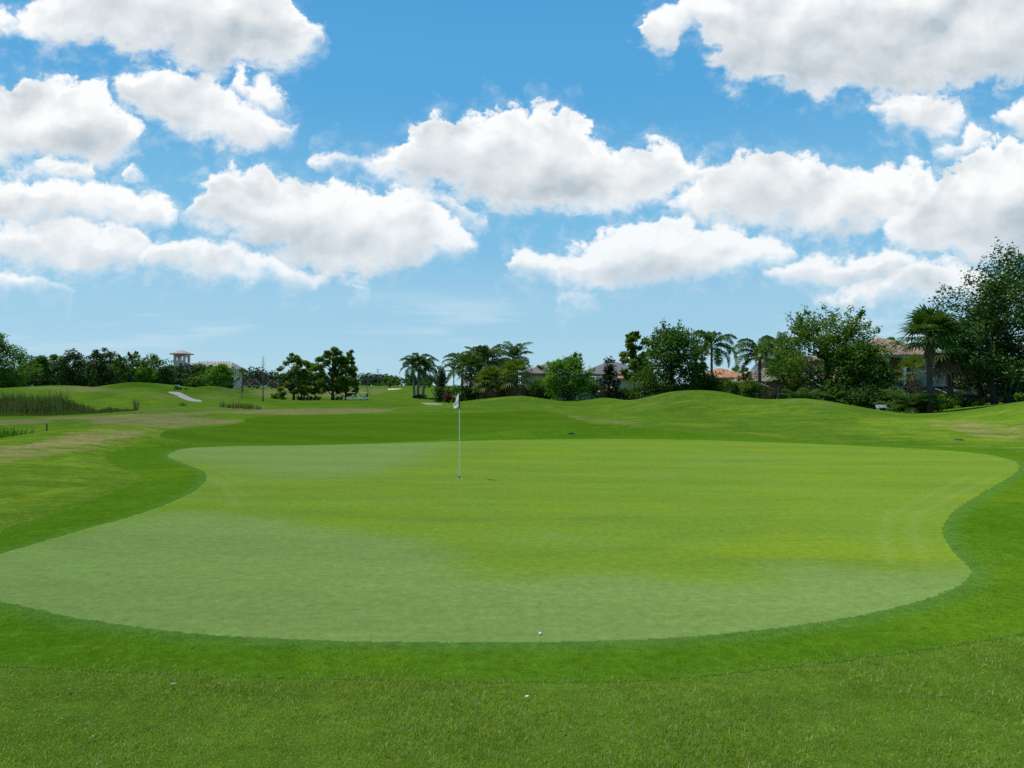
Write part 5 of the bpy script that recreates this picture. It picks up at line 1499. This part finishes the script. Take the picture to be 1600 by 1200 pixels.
# limp cloth hanging in folds from the sleeve
NS, NTt = 22, 18; fv, ff = [], []
for i in range(NS + 1):
    s = i / NS
    for j in range(NTt + 1):
        t = j / NTt
        xx = -.012 - .165 * s ** .85 * (1 - .25 * t * s) - .012 * math.sin(7 * s + 2 * t)
        zz = PH - .03 - .33 * t * (1 - .62 * s) - .305 * s - .03 * math.sin(PI * s) * (1 - t)
        yv = .30 * s ** .85 + .02 * math.sin(5.2 * s * PI * .6 + 2.4 * t) * (.25 + s) + .012 * math.sin(9 * t + 5 * s)
        fv.append((xx, yv, zz))
for i in range(NS):
    for j in range(NTt):
        a_ = i * (NTt + 1) + j; ff.append((a_, a_ + 1, a_ + NTt + 2, a_ + NTt + 1))
def cloth():
    m, n = material('flag_cloth')
    g = n.new('ShaderNodeNewGeometry')
    c = n.mix(n.noise(g.outputs['Position'], 90, 2), (.88, .88, .86), (.82, .83, .82))
    d = n.new('ShaderNodeBsdfDiffuse'); n.put(d.inputs[0], c); t = n.new('ShaderNodeBsdfTranslucent'); n.put(t.inputs[0], c)
    x = n.new('ShaderNodeMixShader'); x.inputs[0].default_value = .55; n.l.new(d.outputs[0], x.inputs[1]); n.l.new(t.outputs[0], x.inputs[2])
    o = n.new('ShaderNodeOutputMaterial'); n.l.new(x.outputs[0], o.inputs[0]); return m
b = MB(); b.add(fv, ff); fo = b.build('flag', cloth(), fs, smooth=True)
sd_ = fo.modifiers.new('cloth_thickness', 'SOLIDIFY'); sd_.thickness = .0015
cup = thing('golf_hole', 'golf hole at the foot of the flagstick', 'golf hole', (gx, gy, gz))
b = MB(); b.lathe([(.0, .001), (.054, .001)], k=24); b.build('opening', plain('hole_dark', (.01, .01, .008), .9), cup)
b = MB(); b.lathe([(.054, .0015), (.056, .003), (.060, .002)], k=24); b.build('liner_rim', M_WHITE, cup)

def ball(label, px, py, r=.0150, lift=0.0):
    x, y = hit(px, py)
    z = hz(x, y) + lift
    t = thing('golf_ball', label, 'golf ball', (x, y, z + r * .75), group='golf balls lying about')
    bm = bmesh.new(); bmesh.ops.create_icosphere(bm, subdivisions=4, radius=r)
    for v in bm.verts:                            # dimples
        pass
    me = bpy.data.meshes.new('shell'); bm.to_mesh(me); bm.free()
    o = link_mesh('shell', me, M_BALL, t, smooth=True)
    n_ = NT(M_BALL.node_tree) if False else None
    return t
ball('white golf ball on the green near its front edge', 844, 992, lift=.0038)
ball('white golf ball at the back edge of the green right of centre', 1411, 702.5, lift=.0038)
# dark irrigation box lid on the right slope
x, y = hit(1498, 687.5)
vb = thing('valve_box', 'flat black irrigation lid on the grass slope at the right', 'valve box', (x, y, hz(x, y)))
b = MB(); b.lathe([(0, .035), (.19, .03), (.22, .02), (.23, -.05)], k=20); vo = b.build('lid', plain('black_plastic', (.012, .012, .013), .6, var=.2), vb, smooth=False)
b = MB(); b.lathe([(.235, -.05), (.25, .005), (.235, .015)], k=20); b.build('rim', bpy.data.materials['black_plastic'], vb)
vb2 = thing('valve_box', 'flat black irrigation lid in the hollow behind the green', 'valve box', (*hit(892, 677), hz(*hit(892, 677)) + .01))
for c_ in list(vb.children):
    d_ = c_.copy(); COL.objects.link(d_); d_.parent = vb2
vb2.scale = (.6, .6, .6); vb.scale = (.85, .85, .85)
# red hazard stake
x, y = hit(73.5, 673)
Yk = y
b = thing('hazard_stake', 'short dark red stake on the left shoulder of rough', 'stake', (x, y, hz(x, y) - .08))
q = MB(); q.box(-.035, .035, -.02, .02, 0, .52); q.build('post', plain('stake_red', (.16, .018, .014), .6, var=.15), b)
q = MB(); q.add([(-.035, -.02, .521), (.035, -.02, .521), (.035, .02, .521), (-.035, .02, .521), (0, 0, .57)], [(0, 1, 4), (1, 2, 4), (2, 3, 4), (3, 0, 4), (0, 3, 2, 1)]); q.build('tip', plain('stake_tip', (.10, .012, .010), .6), b)
# fallen leaves in the near rough
def leaf_obj(label, px, py, L, seed, col, group):
    r_ = np.random.default_rng(seed); x, y = hit(px, py)
    mb = MB(); n_ = 7
    vs = []; w = L * .28; az = r_.uniform(0, 2 * PI)
    for i in range(n_):
        s = i / (n_ - 1); ww = w * math.sin(PI * min(.98, s + .02)) ** .7
        zc = .35 * L * (s - .5) ** 2 * 4 * .5
        for k in (-1, 0, 1):
            xx = (s - .5) * L; yv = k * ww; zz = zc + abs(k) * ww * .6 + .018
            vs.append((xx * math.cos(az) - yv * math.sin(az), xx * math.sin(az) + yv * math.cos(az), zz))
    fs_ = [(i * 3 + k, i * 3 + k + 1, i * 3 + k + 4, i * 3 + k + 3) for i in range(n_ - 1) for k in (0, 1)]
    mb.add(vs, fs_)
    o = mb.build('fallen_leaf', col, None, smooth=True); o.location = (x, y, hz(x, y) + .012)
    sm = o.modifiers.new('leaf_thickness', 'SOLIDIFY'); sm.thickness = .0006
    return tag(o, label, 'leaf', group)
M_LB = plain('dry_leaf_brown', (.16, .10, .055), .8, var=.3, nscale=40); M_LP = plain('dry_leaf_pale', (.20, .175, .115), .8, var=.25, nscale=40)
GLV = 'fallen leaves in the near grass'
M_LW = plain('white_petal', (.74, .74, .66), .7)
for k, (px, py, L, m, lb) in enumerate([(823, 1094, .056, M_LW, 'curved white petal scrap in the near rough below the ball'), (272, 1075, .10, M_LP, 'curled pale brown fallen leaf in the rough, lower left'), (345, 1074, .05, M_LP, 'small pale fallen leaf right of the curled brown leaf'),
        (110, 1083, .06, M_LB, 'reddish brown fallen leaf at the far lower left'), (300, 1012, .06, M_LB, 'dark fallen leaf on the fringe just in front of the green, left'),
        (706, 1107, .05, M_LP, 'pale fallen leaf in the rough below the middle of the green'), (540, 1134, .045, M_LP, 'light bit of leaf in the rough left of centre'),
        (147, 1157, .05, M_LP, 'whitish leaf scrap in the rough near the bottom left'), (1230, 955, .04, M_LB, 'tiny brown leaf on the fringe right of the green front'),
        (1440, 981, .05, M_LP, 'pale leaf on the fringe at the right'), (988, 1042, .045, M_LB, 'small brown leaf on the fringe right of centre'),
        (745, 1105, .05, M_LB, 'dark leaf in the rough left of the white petal scrap'), (880, 1147, .05, M_LB, 'dark leaf in the rough at the bottom centre')]):
    leaf_obj(lb, px, py, L * .5, 500 + k, m, GLV)

# ================================================================ GOLF CARTS
M_CART = plain('cart_white', (.84, .79, .69), .3, var=.03)
M_CARTROOF = plain('cart_roof_cream', (.74, .71, .64), .4, var=.03)
M_TYRE = plain('tyre_rubber', (.02, .02, .02), .85)
M_SEAT = plain('seat_vinyl', (.10, .095, .085), .5)
M_BAGS = [plain('golf_bag_black', (.02, .02, .024), .6), plain('golf_bag_navy', (.02, .03, .07), .6)]
def wheel(parent, x, y, r=.22, w=.18):
    b = MB(); ang = [2 * PI * i / 20 for i in range(20)]
    prof = [(r * .55, -w / 2), (r * .92, -w / 2), (r, -w / 3), (r, w / 3), (r * .92, w / 2), (r * .55, w / 2)]
    vs = []; fs = []
    for q in ang:
        for (rr, t) in prof: vs.append((x + rr * math.cos(q), y + t, r + rr * math.sin(q)))
    m_ = len(prof)
    for i in range(20):
        for j in range(m_ - 1): fs.append((i * m_ + j, ((i + 1) % 20) * m_ + j, ((i + 1) % 20) * m_ + j + 1, i * m_ + j + 1))
    b.add(vs, fs); o = b.build('wheel', M_TYRE, parent, smooth=True)
    b = MB(); vs = []; 
    for t in (-w / 2.2, w / 2.2):
        for q in ang: vs.append((x + r * .58 * math.cos(q), y + t, r + r * .58 * math.sin(q)))
    b.add(vs, [tuple(range(20)), tuple(range(39, 19, -1))] + [(i, (i + 1) % 20, 20 + (i + 1) % 20, 20 + i) for i in range(20)])
    b.build('rim', M_CART, o)
def cart(label, px, Y, rz, seed):
    x, y = pxy(px, Y)
    t = thing('golf_cart', label, 'golf cart', (x, y, hz(x, y)), rz, 'golf carts parked by the tee')
    # side profile, nose towards -x
    b = MB()
    b.prism([(-1.22, .28), (-1.25, .48), (-1.12, .66), (-.80, .80), (-.62, .82), (-.55, .36), (-.05, .34), (-.02, .58), (.55, .60), (.62, .78), (1.05, .76), (1.16, .62), (1.15, .30)], 'y', -.58, .58)
    b.build('body', M_CART, t, bevel=.04)
    b = MB(); b.box(-.05, .52, -.55, .55, .605, .74); b.build('seat', M_SEAT, t, bevel=.03)
    b = MB(); b.prism([(.48, .745), (.60, .745), (.72, 1.20), (.62, 1.20)], 'y', -.55, .55); b.build('backrest', M_SEAT, t, bevel=.02)
    b = MB(); b.prism([(-.92, 1.80), (.98, 1.80), (1.02, 1.85), (.9, 1.90), (-.82, 1.90), (-.98, 1.85)], 'y', -.60, .60); b.build('roof', M_CARTROOF, t, bevel=.02)
    for sy in (-.54, .54):
        b = MB(); b.tube([(-.70, sy, .81), (-.86, sy, 1.80)], .022, 6); b.build('roof_post', M_FRAME, t)
        b = MB(); b.tube([(.74, sy, .78), (.86, sy, 1.80)], .022, 6); b.build('roof_post', M_FRAME, t)
    b = MB(); b.add([(-.72, -.52, .83), (-.72, .52, .83), (-.86, .52, 1.78), (-.86, -.52, 1.78)], [(0, 1, 2, 3)]); wso = b.build('windscreen', M_SCREENGLASS, t)
    b = MB(); b.tube([(-.55, -.25, .72), (-.32, -.25, .98)], .02, 6)
    ring = [(-.32 + .16 * math.cos(q) * .75, -.25 + .17 * math.sin(q), .98 + .16 * math.cos(q) * .66) for q in np.linspace(0, 2 * PI, 17)]
    b.tube(ring, .014, 5); b.build('steering_wheel', M_FRAME, t)
    for (wx, wy) in ((-.82, -.50), (-.82, .50), (.78, -.50), (.78, .50)): wheel(t, wx, wy)
    for k, sy in enumerate((-.26, .26)):
        b = MB(); b.lathe([(0, .0), (.12, .0), (.135, .1), (.12, .55), (.145, .62), (.14, .88), (0, .88)], (1.02, sy, .62), 12); bo = b.build('golf_bag', M_BAGS[k], t, smooth=True)
        cb = MB()
        for q in range(5):
            a_ = q * 1.3; ex, ey = .08 * math.cos(a_), .08 * math.sin(a_)
            cb.tube([(1.02 + ex * .7, sy + ey * .7, 1.45), (1.02 + ex, sy + ey, 1.68)], .008, 4); cb.box(1.0 + ex, 1.06 + ex, sy + ey - .03, sy + ey + .03, 1.68, 1.75)
        cb.build('club_heads', M_BARS, bo)
    return t
def glass_clear():
    m, n = material('clear_windscreen')
    g = n.new('ShaderNodeBsdfGlossy'); g.inputs['Roughness'].default_value = .05
    tr = n.new('ShaderNodeBsdfTransparent'); tr.inputs[0].default_value = (.85, .88, .87, 1)
    f = n.new('ShaderNodeFresnel'); x = n.new('ShaderNodeMixShader'); n.l.new(f.outputs[0], x.inputs[0])
    n.l.new(tr.outputs[0], x.inputs[1]); n.l.new(g.outputs[0], x.inputs[2])
    o = n.new('ShaderNodeOutputMaterial'); n.l.new(x.outputs[0], o.inputs[0]); return m
M_SCREENGLASS = glass_clear()
cart('white golf cart parked against the right pine trunk of the tee group', 549, 170, R(12), 1)
cart('white golf cart standing alone beside the leafless sapling', 567.5, 169, R(8), 2)
# golf bag on a push trolley beside the low bush
x, y = pxy(535, 172)
t = thing('golf_trolley', 'golf bag on a push trolley beside the low black-green bush', 'golf trolley', (x, y, hz(x, y)))
b = MB(); b.tube([(-.3, 0, .18), (.25, 0, 1.05)], .025, 6); b.tube([(.25, 0, 1.05), (.5, 0, 1.0)], .02, 6); b.build('frame', M_BARS, t)
b = MB(); b.tube([(-.22, 0, .32), (.2, 0, 1.1)], [.12, .13], 12); b.build('golf_bag', M_BAGS[1], t, smooth=True)
for sy in (-.25, .25): wheel(t, -.25, sy, .14, .05)

# ================================================================ GOLFERS
M_SKIN = plain('skin', (.42, .26, .18), .6, var=.05)
M_HAIR = plain('hair', (.04, .028, .02), .7)
def skinmesh(name, verts, edges, rad, mat, parent, levels=1):
    me = bpy.data.meshes.new(name); me.from_pydata(verts, edges, [])
    o = bpy.data.objects.new(name, me); COL.objects.link(o); o.parent = parent; me.materials.append(mat)
    sk = o.modifiers.new('skin', 'SKIN'); sk.use_smooth_shade = True
    for i, r in enumerate(rad):
        d = me.skin_vertices[0].data[i]; d.radius = (r, r * .82) if not hasattr(r, '__len__') else r; d.use_root = (i == 0)
    sb = o.modifiers.new('subd', 'SUBSURF'); sb.levels = levels; sb.render_levels = levels
    return o
def person(label, px, Y, rz, shirt, legs, cap, arms='down', Hs=1.75, club=True, shorts=True):
    x, y = pxy(px, Y)
    t = thing('person', label, 'person', (x, y, hz(x, y)), rz, 'golfers on the far tee'); k = Hs / 1.75
    if arms == 'address': LA = [(.19, -.02, 1.42), (.16, -.28, 1.15), (.03, -.48, .90)]; RA = [(-.19, -.02, 1.42), (-.15, -.28, 1.15), (-.03, -.48, .88)]
    elif arms == 'hip': LA = [(.19, 0, 1.42), (.36, .05, 1.18), (.20, -.10, 1.02)]; RA = [(-.19, 0, 1.42), (-.25, .02, 1.14), (-.27, -.08, .88)]
    else: LA = [(.19, 0, 1.42), (.25, .02, 1.14), (.26, -.07, .88)]; RA = [(-.19, 0, 1.42), (-.24, .03, 1.14), (-.25, -.05, .88)]
    v = [(0, 0, .96), (0, 0, 1.15), (0, -.01, 1.36), (0, -.01, 1.49), (0, -.02, 1.58), (0, -.03, 1.68)]
    e = [(0, 1), (1, 2), (2, 3), (3, 4), (4, 5)]; r = [(.16, .12), (.145, .105), (.17, .11), .058, (.078, .095), (.075, .09)]
    for A in (LA, RA):
        b0 = len(v); v += A; e += [(2, b0), (b0, b0 + 1), (b0 + 1, b0 + 2)]; r += [.062, .046, .034]
        hx_, hy_, hz_ = A[2]; d = Vector(A[2]) - Vector(A[1]); d.normalize()
        hb = len(v); v.append(tuple(Vector(A[2]) + d * .07)); e.append((b0 + 2, hb)); r.append((.04, .022))
        for q in range(4):                        # fingers, unequal, then the thumb from the side of the palm
            fv_ = Vector(v[hb]) + d * (.075, .085, .08, .062)[q] + Vector(((q - 1.5) * .018, -.012, 0)); e.append((hb, len(v))); v.append(tuple(fv_)); r.append(.009)
        e.append((b0 + 2, len(v))); v.append(tuple(Vector(A[2]) + d * .06 + Vector((.0, -.05, 0)))); r.append(.010)
    for s in (1, -1):
        b0 = len(v); v += [(.09 * s, 0, .90), (.115 * s, -.02, .50), (.125 * s, .02, .10), (.13 * s, -.14, .045)]
        e += [(0, b0), (b0, b0 + 1), (b0 + 1, b0 + 2), (b0 + 2, b0 + 3)]; r += [(.10, .10), .062, .042, (.045, .035)]
    v = [tuple(c * k for c in p) for p in v]; r = [tuple(c * k for c in q) if hasattr(q, '__len__') else q * k for q in r]
    skinmesh('body', v, e, r, M_SKIN, t)
    sv = [(0, 0, .98), (0, 0, 1.16), (0, -.01, 1.37), (0, -.01, 1.475)]; se = [(0, 1), (1, 2), (2, 3)]; sr = [(.178, .137), (.165, .125), (.187, .13), .075]
    for A in (LA, RA):
        b0 = len(sv); sv += [A[0], tuple(Vector(A[0]).lerp(Vector(A[1]), .75))]; se += [(2, b0), (b0, b0 + 1)]; sr += [.082, .068]
    skinmesh('shirt', [tuple(c * k for c in p) for p in sv], se, sr, shirt, t)
    lo = .52 if shorts else .10
    tv = [(0, 0, 1.0)]; te = []; tr2 = [(.172, .135)]
    for s in (1, -1):
        b0 = len(tv); tv += [(.095 * s, 0, .86), (.115 * s, -.015, .55 if shorts else .5)] + ([] if shorts else [(.125 * s, .02, .09)])
        te += [(0, b0), (b0, b0 + 1)] + ([] if shorts else [(b0 + 1, b0 + 2)]); tr2 += [(.118, .118), .088] + ([] if shorts else [.066])
    skinmesh('shorts' if shorts else 'trousers', [tuple(c * k for c in p) for p in tv], te, tr2, legs, t)
    b = MB(); b.lathe([(.108, 0), (.108, .04), (.085, .10), (.0, .125)], (0, -.02, 1.69 * k), 14); b.add([(-.07, -.11, 1.70 * k), (.07, -.11, 1.70 * k), (.055, -.23, 1.685 * k), (-.055, -.23, 1.685 * k)], [(0, 1, 2, 3)]); b.build('cap', cap, t, smooth=True)
    b = MB()
    for sx in (-.03, .03): b.lathe([(0, -.008), (.009, 0), (0, .008)], (sx * k, -.118 * k, 1.645 * k), 6)
    b.tube([(0, -.115 * k, 1.64 * k), (0, -.14 * k, 1.605 * k), (0, -.115 * k, 1.595 * k)], [.010, .015, .006], 5); b.tube([(-.025 * k, -.115 * k, 1.565 * k), (.025 * k, -.115 * k, 1.565 * k)], .005, 4)
    b.build('face', M_HAIR, t)
    if club and arms == 'address':
        c = thing('golf_club', 'golf club held by the golfer in the white cap and dark clothes', 'golf club', (x, y, hz(x, y)), rz)
        b = MB(); b.tube([(0, -.50 * k, .98 * k), (0, -.95, .03)], .008, 6); b.build('shaft', M_BARS, c)
        b = MB(); b.box(-.02, .09, -.99, -.94, .005, .06); b.build('head', M_FRAME, c)
    return t
C_PINK = plain('pink_cloth', (.80, .16, .26), .8); C_NAVY = plain('navy_cloth', (.02, .025, .045), .8); C_WHITE = plain('white_cloth', (.75, .75, .73), .8)
C_KHAKI = plain('khaki_cloth', (.30, .25, .17), .8); C_BLACK = plain('black_cloth', (.015, .015, .017), .8); C_GREEN = plain('green_cloth', (.03, .10, .05), .8)
person('golfer in a pink shirt standing under the tee pines', 481.5, 186, R(25), C_PINK, C_WHITE, C_WHITE, 'hip')
person('golfer in dark clothes standing left of the pink-shirted golfer', 475, 188, R(-30), C_NAVY, C_BLACK, C_BLACK, 'down', shorts=False)
person('golfer in a white cap and dark clothes standing left of the two round bushes', 424.5, 186, R(60), C_BLACK, C_BLACK, C_WHITE, 'address', shorts=False)

# ================================================================ WHITE CAR
x, y = pxy(43, 226)
M_CARW = plain('car_paint_white', (.74, .75, .76), .25, var=.02, spec=.5)
t = thing('parked_car', 'white car parked in the shade of the far left trees', 'car', (x, y, hz(x, y)), R(38))
b = MB()
sec = [(-2.2, .32, .62, .70), (-2.1, .25, .78, .84), (-1.1, .24, .92, .90), (.2, .24, .95, .91), (1.5, .25, .98, .90), (2.1, .30, .92, .84), (2.22, .36, .78, .76)]
vs = []; fs_ = []
for (xx, z0, z1, w) in sec: vs += [(xx, -w * .94, z0), (xx, -w, (z0 + z1) / 2), (xx, -w * .9, z1), (xx, w * .9, z1), (xx, w, (z0 + z1) / 2), (xx, w * .94, z0)]
for i in range(len(sec) - 1):
    for j in range(6): fs_.append((i * 6 + j, i * 6 + (j + 1) % 6, (i + 1) * 6 + (j + 1) % 6, (i + 1) * 6 + j))
fs_ += [tuple(range(6)), tuple(range((len(sec) - 1) * 6 + 5, (len(sec) - 1) * 6 - 1, -1))]
b.add(vs, fs_); b.build('body', M_CARW, t, smooth=True)
b = MB(); sec = [(-1.15, .925, .80), (-.35, 1.42, .64), (.9, 1.46, .64), (1.75, .985, .78)]
b.prism([(-1.15, .93), (1.78, .985), (.95, 1.42), (-.35, 1.38)], 'y', -.72, .72); b.build('windows', M_GLASS, t, bevel=.05)
b = MB(); b.prism([(-.5, 1.36), (1.1, 1.40), (.85, 1.475), (-.25, 1.45)], 'y', -.70, .70); b.build('roof', M_CARW, t, bevel=.04)
for (wx, wy) in ((-1.4, -.80), (-1.4, .80), (1.4, -.80), (1.4, .80)): wheel(t, wx, wy, .32, .2)
for sy in (-.6, .6):
    b = MB(); b.box(-2.19, -2.11, sy - .16, sy + .16, .60, .72); b.build('headlight', M_GLASS, t, bevel=.02)
